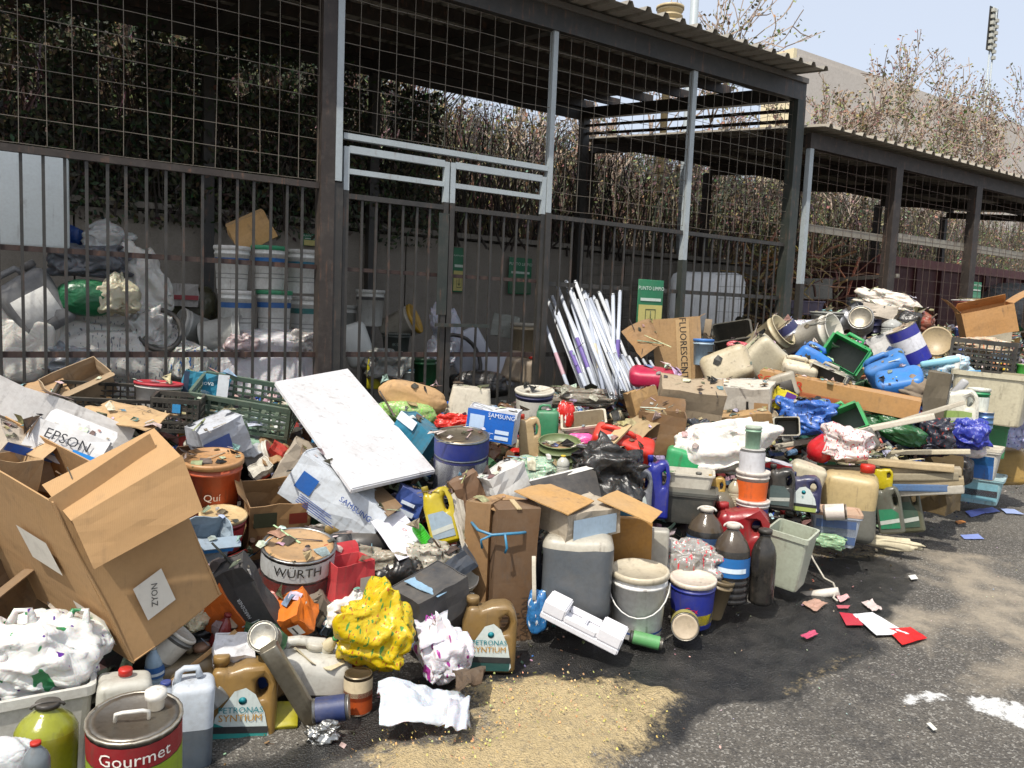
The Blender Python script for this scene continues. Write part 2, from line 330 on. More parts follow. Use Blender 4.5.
def carton(r,w,h,d,c='#b08a5c',flaps=None,th=.005,inside=None,words=None,wc='#5a2a1a',wsz=.12,patches=None,tape=False,wz=.6,wx=0,c2=None,crush=.009,wrot=0):
    """flaps: dict side->opening angle in degrees (0 = standing straight up, 90 = folded out flat, -90 = closed)"""
    d=d or w*.7; m=M(c,'card')
    b=MB()
    def pan(x0,x1,y0,y1,z0,z1): b.box(x0,x1,y0,y1,z0,z1)
    pan(-w/2,w/2,-d/2,d/2,0,th)
    pan(-w/2,w/2,-d/2,-d/2+th,th,h); pan(-w/2,w/2,d/2-th,d/2,th,h)
    pan(-w/2,-w/2+th,-d/2+th,d/2-th,th,h); pan(w/2-th,w/2,-d/2+th,d/2-th,th,h)
    if flaps is None: pan(-w/2+th,w/2-th,-d/2+th,d/2-th,h-2*th,h-th*.6)
    me=b.mesh('body',[m]); bm=bmesh.new(); bm.from_mesh(me); bmesh.ops.subdivide_edges(bm,edges=bm.edges[:],cuts=3,use_grid_fill=True); bm.to_mesh(me); bm.free()
    sd_=rnd.random()*40; dent(me,crush*2,3/max(w,h),sd_); link('body',me,r)
    for s,ang in (flaps or {}).items():
        L={'f':d/2,'b':d/2,'l':w*.42,'r':w*.42}[s[0]]
        if len(s)>1: L*=float(s[1:])
        s=s[0]
        W=w if s in'fb' else d
        q=MB(); a=R(ang)
        n=3; vs=[]
        for i in range(n+1):
            for k in (-1,1):
                for t_ in (0,th):
                    u=L*i/n; bend=a+ (i/n)*.12
                    vs.append((k*(W/2-.004-(.01 if i==n else 0)),-(u*math.sin(bend))-t_*math.cos(bend)*0,u*math.cos(bend)+t_*math.sin(bend)))
        fs=[]
        for i in range(n):
            o=4*i; fs+=[(o,o+2,o+6,o+4),(o+1,o+5,o+7,o+3),(o,o+4,o+5,o+1),(o+2,o+3,o+7,o+6)]
        fs+=[(0,1,3,2),(4*n,4*n+2,4*n+3,4*n+1)]
        q.add(vs,fs); o=q.build('flap',m,r)
        rz={'f':0,'b':math.pi,'l':-math.pi/2,'r':math.pi/2}[s]
        o.rotation_euler=(0,0,rz); o.location={'f':(0,-d/2,h),'b':(0,d/2,h),'l':(-w/2,0,h),'r':(w/2,0,h)}[s]
    if c2: # printed front
        q=MB(); q.add([(-w*.48,-d/2-crush-.002,h*.04),(w*.48,-d/2-crush-.002,h*.04),(w*.48,-d/2-crush-.002,h*.96),(-w*.48,-d/2-crush-.002,h*.96)],[(0,1,2,3)]); q.build('printed_face',M(c2,'print',.15),r)
    y=-d/2-crush-.004
    for (x0,x1,z0,z1,pc) in (patches or []):
        q=MB(); q.add([(x0*w,y,z0*h),(x1*w,y,z0*h),(x1*w,y,z1*h),(x0*w,y,z1*h)],[(0,1,2,3)]); q.build('printed_patch',M(pc,'print',.2),r); y-=.0008
    if words and wsz>.05:
        for i in range(5): q=MB(); zz=.1+.045*i; xe=rnd.uniform(.0,.2); q.add([(-w*.3,y,h*zz),(w*xe,y,h*zz),(w*xe,y,h*(zz+.016)),(-w*.3,y,h*(zz+.016))],[(0,1,2,3)]); q.build('small_print',M(wc,'print',.4),r)
    if words:
        for i,s in enumerate(words.split('|')): txt(s,w*wsz,r,M(wc,'print',.2),wx*w,(wz)*h-i*w*wsz*1.25,y=y,rot=R(wrot))
    if tape:
        q=MB(); q.box(-w*.06,w*.06,-d/2-crush-.001,d/2+.003,h-.002,h+.003); q.build('tape',M('#c8b48a','plastic',.2,.25),r)
def bag(r,w,h,d,c='#e6e6e2',amp=.22,kind='bag',print_=None,knot=True,seed=None,flat=False,handles=False,sq=.8,psc=1,name='bag_skin',words=None,wc='#2a7a3a'):
    d=d or min(w,h)*.8; sd_=rnd.random()*90 if seed is None else seed
    off=Vector((sd_,sd_*.7,-sd_)); rs=random.Random(int(sd_*97)); film=kind in('bag','foil') and sq>.65 and amp>.22
    bm=bmesh.new(); bmesh.ops.create_icosphere(bm,subdivisions=3 if film else 5,radius=.5)
    if film:
        for v in bm.verts:
            n=v.co.normalized(); k=1+amp*1.0*mnoise.noise(n*1.5+off)+rs.gauss(0,.055+amp*.14)
            if rs.random()<.04: k*=1.12
            co=Vector((math.copysign(abs(n.x)**sq,n.x),math.copysign(abs(n.y)**sq,n.y),math.copysign(abs(n.z)**sq,n.z)))*.5*k
            if n.z<-.3: co.x*=1.06; co.y*=1.1; co.z*=.9
            if knot and n.z>.35:
                f=(n.z-.35)/.65; co.x*=1-.68*f; co.y*=1-.68*f; co.z+=.2*f*f
            v.co=co
        for lv,jt in ((0,.016+.02*amp),(1,.005)):
            bmesh.ops.subdivide_edges(bm,edges=bm.edges[:],cuts=1,use_grid_fill=True,smooth=.25 if lv==0 else .35)
            for v in bm.verts: v.co+=Vector((rs.gauss(0,jt),rs.gauss(0,jt),rs.gauss(0,jt)))*.8
        for v in bm.verts: v.co=Vector((v.co.x*w*1.05,v.co.y*d*1.05,v.co.z*h+h*.5))
    else:
      fold=[]
      for _ in range(int(10+amp*46)):
        fd=Vector((rs.gauss(0,1),rs.gauss(0,1),rs.gauss(0,.8))).normalized(); fold.append((fd,rs.uniform(-.7,.7),rs.uniform(.1,.4),rs.uniform(.1,.34)*rs.choice((1,1,-.6)),Vector((rs.gauss(0,1),rs.gauss(0,1),rs.gauss(0,1))).normalized()))
      for v in bm.verts:
        n=v.co.normalized(); nw=n+mnoise.noise_vector(n*1.5+off)*.22
        k=1+amp*.9*mnoise.noise(n*1.3+off)+.03*mnoise.noise(n*9+off)
        for fd,fc,fw,fdp,fg in fold:
            e=1-abs(nw.dot(fd)-fc)/fw
            if e>0: k-=amp*fdp*e*max(0,min(1,nw.dot(fg)*1.5+.5))
        co=Vector((math.copysign(abs(n.x)**sq,n.x),math.copysign(abs(n.y)**sq,n.y),math.copysign(abs(n.z)**sq,n.z)))*.5*k
        v.co=Vector((co.x*w*1.05,co.y*d*1.05,co.z*h+h*.5))
    for f in bm.faces: f.smooth=not flat
    me=bpy.data.meshes.new(name); bm.to_mesh(me); bm.free()
    m=M(c,kind)
    if print_:
        m=m.copy(); nt=m.node_tree; L=nt.links.new; b=nt.nodes['Principled BSDF']; src=b.inputs['Base Color'].links[0].from_socket
        tc=N(nt,'TexCoord'); mp=N(nt,'Mapping'); mp.inputs['Scale'].default_value=(80*psc,80*psc,22*max(psc,.6)); mp.inputs['Rotation'].default_value=(.2,.3,.1); L(tc.outputs['Object'],mp.inputs[0])
        for i,pc in enumerate(print_):
            n=N(nt,'TexNoise'); n.inputs['Scale'].default_value=.9+i*.35; n.inputs['Detail'].default_value=1; mp2=N(nt,'Mapping'); mp2.inputs['Location'].default_value=(i*7.3,i*3,i); L(mp.outputs[0],mp2.inputs[0]); L(mp2.outputs[0],n.inputs[0])
            rp=N(nt,'ValToRGB'); rp.color_ramp.elements[0].position=.645+.03*i; rp.color_ramp.elements[1].position=.66+.03*i; L(n.outputs[0],rp.inputs[0])
            x=N(nt,'MixRGB'); L(rp.outputs[0],x.inputs[0]); L(src,x.inputs[1]); x.inputs[2].default_value=(*srgb(pc),1); src=x.outputs[0]
        L(src,b.inputs['Base Color'])
    me.materials.append(m); o=link(name,me,r)
    if handles:
        for s in(-1,1):
            pts=[(s*w*.2-w*.08,0,h*.86),(s*w*.22-w*.05,s*.02,h*1.08),(s*w*.22+w*.05,s*.02,h*1.1),(s*w*.2+w*.1,0,h*.86)]
            MB().tube(pts,[w*.05,w*.025,w*.025,w*.05],7).build('handle',m,r)
    return o
def crate(r,w,h,d,c='#2a2a28',nx=9,nz=4,tagc=None):
    d=d or w*.7; m=M(c); 
    def side(W,yo,rz,nm):
        q=MB(); t_=.004; bw=W/nx*.22
        q.box(-W/2,W/2,-.008,.008,h*.86,h); q.box(-W/2,W/2,-.006,.006,0,h*.1)
        q.box(-W/2,-W/2+bw*1.6,-.007,.007,h*.1,h*.86); q.box(W/2-bw*1.6,W/2,-.007,.007,h*.1,h*.86)
        for i in range(1,nx): x=-W/2+W*i/nx; q.box(x-bw/2,x+bw/2,-.004,.004,h*.1,h*.86)
        for i in range(1,nz): z=h*.1+h*.76*i/nz; q.box(-W/2+bw*1.6,W/2-bw*1.6,-.0055,.0055,z-h*.03,z+h*.03)
        o=q.build(nm,m,r); o.rotation_euler=(0,0,rz); o.location=yo
    side(w,(0,-d/2,0),0,'long_side'); side(w,(0,d/2,0),math.pi,'long_side')
    side(d-.03,(-w/2,0,0),math.pi/2,'short_side'); side(d-.03,(w/2,0,0),math.pi/2,'short_side')
    q=MB(); n=7
    for i in range(n): x=-w/2+w*(i+.5)/n; q.box(x-w*.02,x+w*.02,-d/2,d/2,.002,.012)
    for i in range(5): y=-d/2+d*(i+.5)/5; q.box(-w/2,w/2,y-d*.02,y+d*.02,.004,.014)
    q.build('bottom_grid',m,r)
    if tagc: 
        q=MB(); q.box(-w*.05,w*.12,-d/2-.012,-d/2-.009,h*.6,h*.85); q.build('tag',M(tagc,'print'),r)
def tub(r,w,h,d,c='#cfd0c6',lid=None,inside=None,taper=.8,bands=None,rim=True):
    """rectangular open or lidded tub with real walls"""
    d=d or w*.75; m=M(c); q=MB()
    def ring(sx,z,rr=.18):
        pts=[]
        for cx,cy,a0 in((1,1,0),(-1,1,90),(-1,-1,180),(1,-1,270)):
            for k in range(4):
                a=R(a0+30*k); pts.append((cx*(w/2*sx-rr*w*.5)+math.cos(a)*rr*w*.5,cy*(d/2*sx-rr*w*.5)+math.sin(a)*rr*w*.5,z))
        return pts
    rs=[ring(taper,0),ring(taper+.02,.01),ring(.97,h*.9),ring(1.04 if rim else .98,h*.91),ring(1.04 if rim else .99,h),ring(.94,h),ring(taper*.95,h*.12)]
    vs=[p for a in rs for p in a]; fs=[]
    for i in range(len(rs)-1): fs+=[(i*16+k,i*16+(k+1)%16,(i+1)*16+(k+1)%16,(i+1)*16+k) for k in range(16)]
    fs+=[tuple(reversed(range(16))),tuple(6*16+k for k in range(16))]
    q.add(vs,fs,0,False); mi=[0]*len(fs); q.m=[1 if inside and i>=80 else 0 for i in range(len(fs))]
    q.build('body',[m,M(inside or c)],r)
    if lid:
        q=MB(); a=ring(1.06,h*.97); b=ring(1.06,h*1.06); c_=ring(.95,h*1.06); e=ring(.93,h*1.03); vs=a+b+c_+e; fs=[]
        for i in range(3): fs+=[(i*16+k,i*16+(k+1)%16,(i+1)*16+(k+1)%16,(i+1)*16+k) for k in range(16)]
        fs+=[tuple(48+k for k in range(16)),tuple(reversed(range(16)))]; q.add(vs,fs); q.build('lid',M(lid),r)
    for (z0,z1,bc) in bands or []:
        k=.85; q=MB(); y=lambda z:-d/2*(taper+.02+(.95-taper)*z)-.003
        q.add([(-w*.4,y(z0),z0*h),(w*.4,y(z0),z0*h),(w*.4,y(z1),z1*h),(-w*.4,y(z1),z1*h)],[(0,1,2,3)]); q.build('label_band',M(bc,'print'),r)
def stick(r,w,h,d,c='#b9a98a',kind='wood',round_=False,caps=None,printed=None):
    if round_:
        q=MB(); q.lathe([(w/2,0),(w/2,h)],10); q.build('tube_glass' if caps else 'shaft',M(c,kind,.1 if caps else None,.15 if caps else None),r)
        if caps:
            for z in(-.002,h-w*.55): 
                c_=MB(); c_.lathe([(w*.53,z),(w*.53,z+w*.6)],10); c_.build('end_cap',M(caps,'metal'),r)
        if printed:
            c_=MB(); c_.arc(lambda z:w/2+.0005,h*.25,h*.5,-math.pi,math.pi,10); c_.build('printed_sleeve',M(printed,'print',.1),r)
    else:
        rbox('board',w,d or w*.25,h,w*.03,M(c,kind),r,seg=1,damp=w*.05,seed=rnd.random()*9)
def slab(r,w,h,d,c='#f2f2f0',kind='plastic',rr=.1,dirt=.08,dm=0):
    d=d or w*.2; rbox('panel',w,d,h,d*rr*4 if rr else .001,M(c,kind,dirt),r,seg=2,damp=dm,seed=rnd.random()*9)
def cutcan(r,w,h,d,c='#1f9a55',inside='#1c241e',hole=.7):
    """plastic can with its side sawn open: walls with a mouth on the front"""
    d=d or w*.7; m=M(c)
    bm=bmesh.new(); bmesh.ops.create_cube(bm,size=1)
    for v in bm.verts: v.co=Vector((v.co.x*w,v.co.y*d,(v.co.z+.5)*h))
    f=[f for f in bm.faces if f.normal.y<-.9]
    g=bmesh.ops.inset_region(bm,faces=f,thickness=min(w,h)*(1-hole)/2*.9)
    f2=[x for x in bm.faces if x.normal.y<-.9 and abs(x.calc_center_median().x)<w*.05 and abs(x.calc_center_median().z-h/2)<h*.1]
    e=bmesh.ops.extrude_face_region(bm,geom=f2); vs=[v for v in e['geom'] if isinstance(v,bmesh.types.BMVert)]
    bmesh.ops.delete(bm,geom=f2,context='FACES')
    for v in vs: v.co.y+=d*.85
    nf=[x for x in e['geom'] if isinstance(x,bmesh.types.BMFace)]
    for x in nf: x.material_index=1
    ed=[x for x in bm.edges if x.calc_length()>0 and max(abs(x.verts[0].co.x),abs(x.verts[1].co.x))>w*.49 and len(x.link_faces)==2 and x.calc_face_angle(0)>1]
    bmesh.ops.bevel(bm,geom=ed,offset=min(w,h)*.08,segments=3,affect='EDGES')
    for x in bm.faces: x.smooth=False
    me=bpy.data.meshes.new('body'); bm.to_mesh(me); bm.free(); me.materials.append(m); me.materials.append(M(inside)); link('body',me,r)
    MB().tube([(-w*.2,-d*.3,h*.98),(-w*.18,-d*.3,h*1.12),(w*.18,-d*.3,h*1.12),(w*.2,-d*.3,h*.98)],w*.04,8).build('handle',m,r)
# crumpled sheet from corner pixels: real positions on the heap
def crumple_grid(cs,n,amp,seed,curl=0):
    a,b,c,d=[Vector(x) for x in cs]; vs=[];off=Vector((seed,seed*2,0)); nrm=(b-a).cross(d-a).normalized(); L=((b-a).length+(d-a).length)/2
    for i in range(n+1):
        for j in range(n+1):
            u,v=i/n,j/n; p=(a*(1-u)+b*u)*(1-v)+(d*(1-u)+c*u)*v
            z=mnoise.noise(Vector((u*2.5,v*2.5,seed)))-.6*abs(mnoise.noise(Vector((u*5,v*5,seed+3))))
            vs.append(p+nrm*(z*amp*L+curl*L*(u-.5)**2))
    fs=[(i*(n+1)+j,(i+1)*(n+1)+j,(i+1)*(n+1)+j+1,i*(n+1)+j+1) for i in range(n) for j in range(n)]
    return vs,fs
LM=[]  # landmarks for nearness labels
def sheet(name,pts,label,cat,c='#b08a5c',kind='card',th=.005,amp=.03,n=8,curl=0,group=None,words=None,wc='#222222',tsz=.1,wrot=0,dirt=None,lift=.02):
    cs=[P(p[0],p[1],p[2] if len(p)>2 else tm(p[0],p[1])-lift) for p in pts]
    ctr=sum(cs,Vector())/4
    vs,fs=crumple_grid([x-ctr for x in cs],n,amp,rnd.random()*50,curl)
    q=MB(); q.add(vs,fs,0,kind in('bag','foil')); me=q.mesh(name,M(c,kind,dirt)); solid(me,th)
    o=link(name,me); o.location=ctr; tag(o,label,cat,group); LM.append((ctr,name,c))
    if words:
        ex=((cs[1]-cs[0])+(cs[2]-cs[3])).normalized(); nz=ex.cross((cs[0]-cs[3])).normalized(); ey=nz.cross(ex)
        if nz.dot(CAM-ctr)<0: nz=-nz; 
        nz_=nz*(.03+abs(amp)*.3)
        M4=Matrix(((ex.x,ey.x,nz.x,nz_.x),(ex.y,ey.y,nz.y,nz_.y),(ex.z,ey.z,nz.z,nz_.z),(0,0,0,1)))
        txt(words,tsz,o,M(wc,'print',.1),0,0,M4=M4,rot=R(wrot))
    return o
NTH=[0]
def put(fn,name,cx,cy,w,h,label,cat,tilt=0,pitch=0,yaw=0,d=None,by=None,t=None,Y=None,group=None,dt=0,**k):
    """stand a thing so that its middle is seen at (cx,cy); w,h,d in photograph pixels at its distance"""
    if Y is not None: t=tY(cx,cy,Y)
    if t is None:
        ct=abs(math.cos(R(tilt))); hh=(h*ct*max(.35,abs(math.cos(R(pitch))))+w*(1-ct))/2
        t=tm(cx,min(790,by if by is not None else cy+hh*.85))+dt
    s=t/FPX
    r=empty(name); rr=ray(cx,cy); a=Vector((rr.x,rr.y,0)).normalized(); ri=Vector((a.y,-a.x,0))
    B=Matrix(((ri.x,a.x,0),(ri.y,a.y,0),(0,0,1)))
    Rm=B@Matrix.Rotation(R(tilt),3,'Y')@Matrix.Rotation(R(pitch),3,'X')@Matrix.Rotation(R(yaw),3,'Z')
    H_=h*s; c=P(cx,cy,t); loc=c-Rm@Vector((0,0,H_/2))
    r.matrix_world=Matrix.LocRotScale(loc,Rm.to_quaternion(),None)
    fn(r,w*s,H_,d*s if d else None,**k)
    tag(r,label,cat,group); LM.append((c,name,'')); NTH[0]+=1
    return r
# ================= THE SETTING =================
FY=6.0
def inpoly(px,py,poly):
    ins=np.zeros(px.shape,bool); n=len(poly); j=n-1
    for i in range(n):
        xi,yi=poly[i]; xj,yj=poly[j]
        c=((yi>py)!=(yj>py))&(px<(xj-xi)*(py-yi)/(yj-yi+1e-12)+xi); ins^=c; j=i
    return ins
def gpt(px,py):
    d=ray(px,py); t=-H0/d.z; p=CAM+d*t; return (p.x,p.y)
def build_ground():
    xs=np.arange(-1.5,14.01,.035); ys=np.arange(.9,6.3,.035); nx,ny=len(xs),len(ys)
    X,Y=np.meshgrid(xs,ys); 
    rng=np.random.RandomState(3)
    def vn(sc,oct_=4,seed=0):
        o=np.zeros_like(X); a=1
        for k in range(oct_):
            g=np.random.RandomState(seed*10+k).rand(260,700); u=(X+3)*sc*2**k; v=Y*sc*2**k
            i=u.astype(int)%698; j=v.astype(int)%258; fu=u-np.floor(u); fv=v-np.floor(v); fu=fu*fu*(3-2*fu); fv=fv*fv*(3-2*fv)
            o+=a*((g[j,i]*(1-fu)+g[j,i+1]*fu)*(1-fv)+(g[j+1,i]*(1-fu)+g[j+1,i+1]*fu)*fv-.5); a*=.6
        return o
    def soft(poly,w):
        wob=vn(2.2,4,5)*w*2.2; wob2=vn(2.2,4,8)*w*2.2; acc=0
        for k in range(8):
            a=k*.785; acc=acc+inpoly(X+wob+math.cos(a)*w*.6,Y+wob2+math.sin(a)*w*.6,poly)*.125
        return acc
    oil=soft([gpt(*p) for p in[(250,760),(330,735),(470,660),(560,640),(690,640),(760,590),(800,560),(870,557),(915,570),(895,600),(905,625),(872,650),(850,668),(800,672),(770,690),(740,700),(690,740),(610,760),(600,700),(500,672),(440,720),(330,768),(180,790),(200,755)]],.07)
    oil2=soft([gpt(*p) for p in[(380,690),(480,650),(560,630),(700,625),(760,590),(820,570),(800,680),(700,720)]],.15)*.5+soft([gpt(*p) for p in[(700,660),(760,700),(850,740),(960,690),(900,655),(800,670)]],.25)*.4
    saw=soft([gpt(*p) for p in[(478,690),(510,675),(560,680),(605,682),(625,700),(675,708),(700,715),(660,735),(600,760),(590,800),(400,800),(365,775),(380,742),(440,735),(475,715)]],.11)
    saw2=soft([gpt(*p) for p in[(800,545),(870,545),(905,552),(880,562),(820,560),(780,553)]],.06)*.6+soft([gpt(*p) for p in[(770,680),(850,655),(880,635),(872,655),(830,680),(780,692)]],.04)*.5+soft([gpt(*p) for p in[(240,768),(300,745),(400,745),(420,800),(240,800)]],.2)*.35
    sand=soft([gpt(*p) for p in[(905,620),(960,570),(1040,545),(1100,640),(1100,760),(1030,705),(985,690),(965,650)]],.4)*.85
    powd=soft([gpt(*p) for p in[(893,702),(925,690),(952,694),(950,700),(905,706)]],.03)+soft([gpt(*p) for p in[(960,700),(985,697),(1040,705),(1040,735),(1000,720),(975,712)]],.04)
    Z=vn(1.0,3,2)*.02+rng.randn(*X.shape)*.0018+vn(9,2,4)*.004+np.clip(saw,0,1)*(.022+.03*np.clip(vn(5,3,11)+.3,0,1)+rng.rand(*X.shape)*.012)+np.clip(oil,0,1)*(-.003)
    for k in range(6):
        pts=[gpt(735+k*15,600-k*2),gpt(718+k*13,625),gpt(700+k*14,655),gpt(690+k*14,690)]; D=np.full(X.shape,9.)
        for (ax,ay),(bx_,by_) in zip(pts,pts[1:]):
            dx,dy=bx_-ax,by_-ay; t_=np.clip(((X-ax)*dx+(Y-ay)*dy)/(dx*dx+dy*dy),0,1); D=np.minimum(D,np.hypot(X-ax-t_*dx,Y-ay-t_*dy))
        Z-=.012*np.exp(-(D/.022)**2)
    vs=np.stack([X,Y,Z],-1).reshape(-1,3); idx=np.arange(nx*ny).reshape(ny,nx)
    fs=np.stack([idx[:-1,:-1],idx[:-1,1:],idx[1:,1:],idx[1:,:-1]],-1).reshape(-1,4)
    me=bpy.data.meshes.new('ground'); me.vertices.add(len(vs)); me.vertices.foreach_set('co',vs.ravel()); me.loops.add(fs.size); me.loops.foreach_set('vertex_index',fs.ravel()); me.polygons.add(len(fs)); me.polygons.foreach_set('loop_start',np.arange(0,fs.size,4)); me.polygons.foreach_set('use_smooth',np.ones(len(fs),bool)); me.update()
    for nm,A in(('oil',np.clip(oil+oil2,0,1)),('saw',np.clip(saw+saw2,0,1)),('sand',sand),('powd',powd)):
        at=me.attributes.new(nm,'FLOAT','POINT'); at.data.foreach_set('value',A.ravel().astype(np.float32))
    m=bpy.data.materials.new('asphalt'); m.use_nodes=True; nt=m.node_tree; L=nt.links.new; b=nt.nodes['Principled BSDF']
    tc=N(nt,'TexCoord')
    def ns(s,d=6,r=.65):
        n=N(nt,'TexNoise'); n.inputs['Scale'].default_value=s; n.inputs['Detail'].default_value=d; n.inputs['Roughness'].default_value=r; L(tc.outputs['Object'],n.inputs[0]); return n.outputs[0]
    def ramp(i,p0,c0,p1,c1):
        r=N(nt,'ValToRGB'); r.color_ramp.elements[0].position=p0; r.color_ramp.elements[1].position=p1; r.color_ramp.elements[0].color=(*c0,1); r.color_ramp.elements[1].color=(*c1,1); L(i,r.inputs[0]); return r.outputs[0]
    def mix(f,a,b_):
        x=N(nt,'MixRGB'); L(f,x.inputs[0]); 
        for k,v in((1,a),(2,b_)):
            if isinstance(v,tuple): x.inputs[k].default_value=(*v,1)
            else: L(v,x.inputs[k])
        return x.outputs[0]
    def att(nm,th0=.3,th1=.7,sc=60,amt=.9):
        a=N(nt,'Attribute'); a.attribute_name=nm
        q=N(nt,'Math',operation='SUBTRACT'); L(ns(sc,5,.8),q.inputs[0]); q.inputs[1].default_value=.5
        q2=N(nt,'Math',operation='MULTIPLY_ADD'); L(q.outputs[0],q2.inputs[0]); q2.inputs[1].default_value=amt; L(a.outputs['Fac'],q2.inputs[2])
        z=N(nt,'Math',operation='MULTIPLY'); L(a.outputs['Fac'],z.inputs[0]); z.inputs[1].default_value=6; z.use_clamp=True
        r=N(nt,'MapRange'); r.inputs[1].default_value=th0; r.inputs[2].default_value=th1; L(q2.outputs[0],r.inputs[0])
        y=N(nt,'Math',operation='MULTIPLY'); L(r.outputs[0],y.inputs[0]); L(z.outputs[0],y.inputs[1]); return y.outputs[0]
    base=mix(ramp(ns(1.2,5),.35,(0,0,0),.65,(1,1,1)),(.085,.076,.064),(.14,.126,.104))
    vo=N(nt,'TexVoronoi'); vo.inputs['Scale'].default_value=130; L(tc.outputs['Object'],vo.inputs[0])
    sp=N(nt,'SeparateColor'); L(vo.outputs['Color'],sp.inputs[0])
    base=mix(ramp(sp.outputs[0],.72,(0,0,0),.95,(.75,.75,.75)),base,(.36,.34,.3))
    base=mix(ramp(sp.outputs[1],.6,(0,0,0),.9,(.8,.8,.8)),base,(.06,.056,.05))
    base=mix(att('sand',.2,.95,9,1.1),base,mix(ns(40),(.26,.22,.165),(.42,.36,.27)))
    oilc=mix(ramp(ns(7,6),.4,(0,0,0),.7,(1,1,1)),(.012,.012,.012),(.045,.042,.038))
    of=att('oil',.3,.7,9,.9); base=mix(of,base,oilc)
    base=mix(att('saw',.5,1.0,34,1.9),base,mix(ns(110,2),(.28,.21,.10),(.60,.47,.26)))
    base=mix(att('powd',.55,.95,24,2.4),base,(.7,.7,.68))
    L(base,b.inputs['Base Color'])
    rr=N(nt,'MapRange'); L(of,rr.inputs[0]); rr.inputs[3].default_value=.85; rr.inputs[4].default_value=.36; L(rr.outputs[0],b.inputs['Roughness'])
    bp=N(nt,'Bump'); bp.inputs['Strength'].default_value=.8; bp.inputs['Distance'].default_value=.008; L(vo.outputs[0],bp.inputs['Height']); 
    b2=N(nt,'Bump'); b2.inputs['Strength'].default_value=.6; b2.inputs['Distance'].default_value=.012; L(ns(60,6,.7),b2.inputs['Height']); L(bp.outputs[0],b2.inputs['Normal']); L(b2.outputs[0],b.inputs['Normal'])
    me.materials.append(m); o=link('yard_asphalt',me); tag(o,kind='structure')
    q=MB(); q.add([(-400,-400,-.035),(600,-400,-.035),(600,600,-.035),(-400,600,-.035)],[(0,1,2,3)]); g=q.build('ground',m); tag(g,kind='structure')
build_ground()
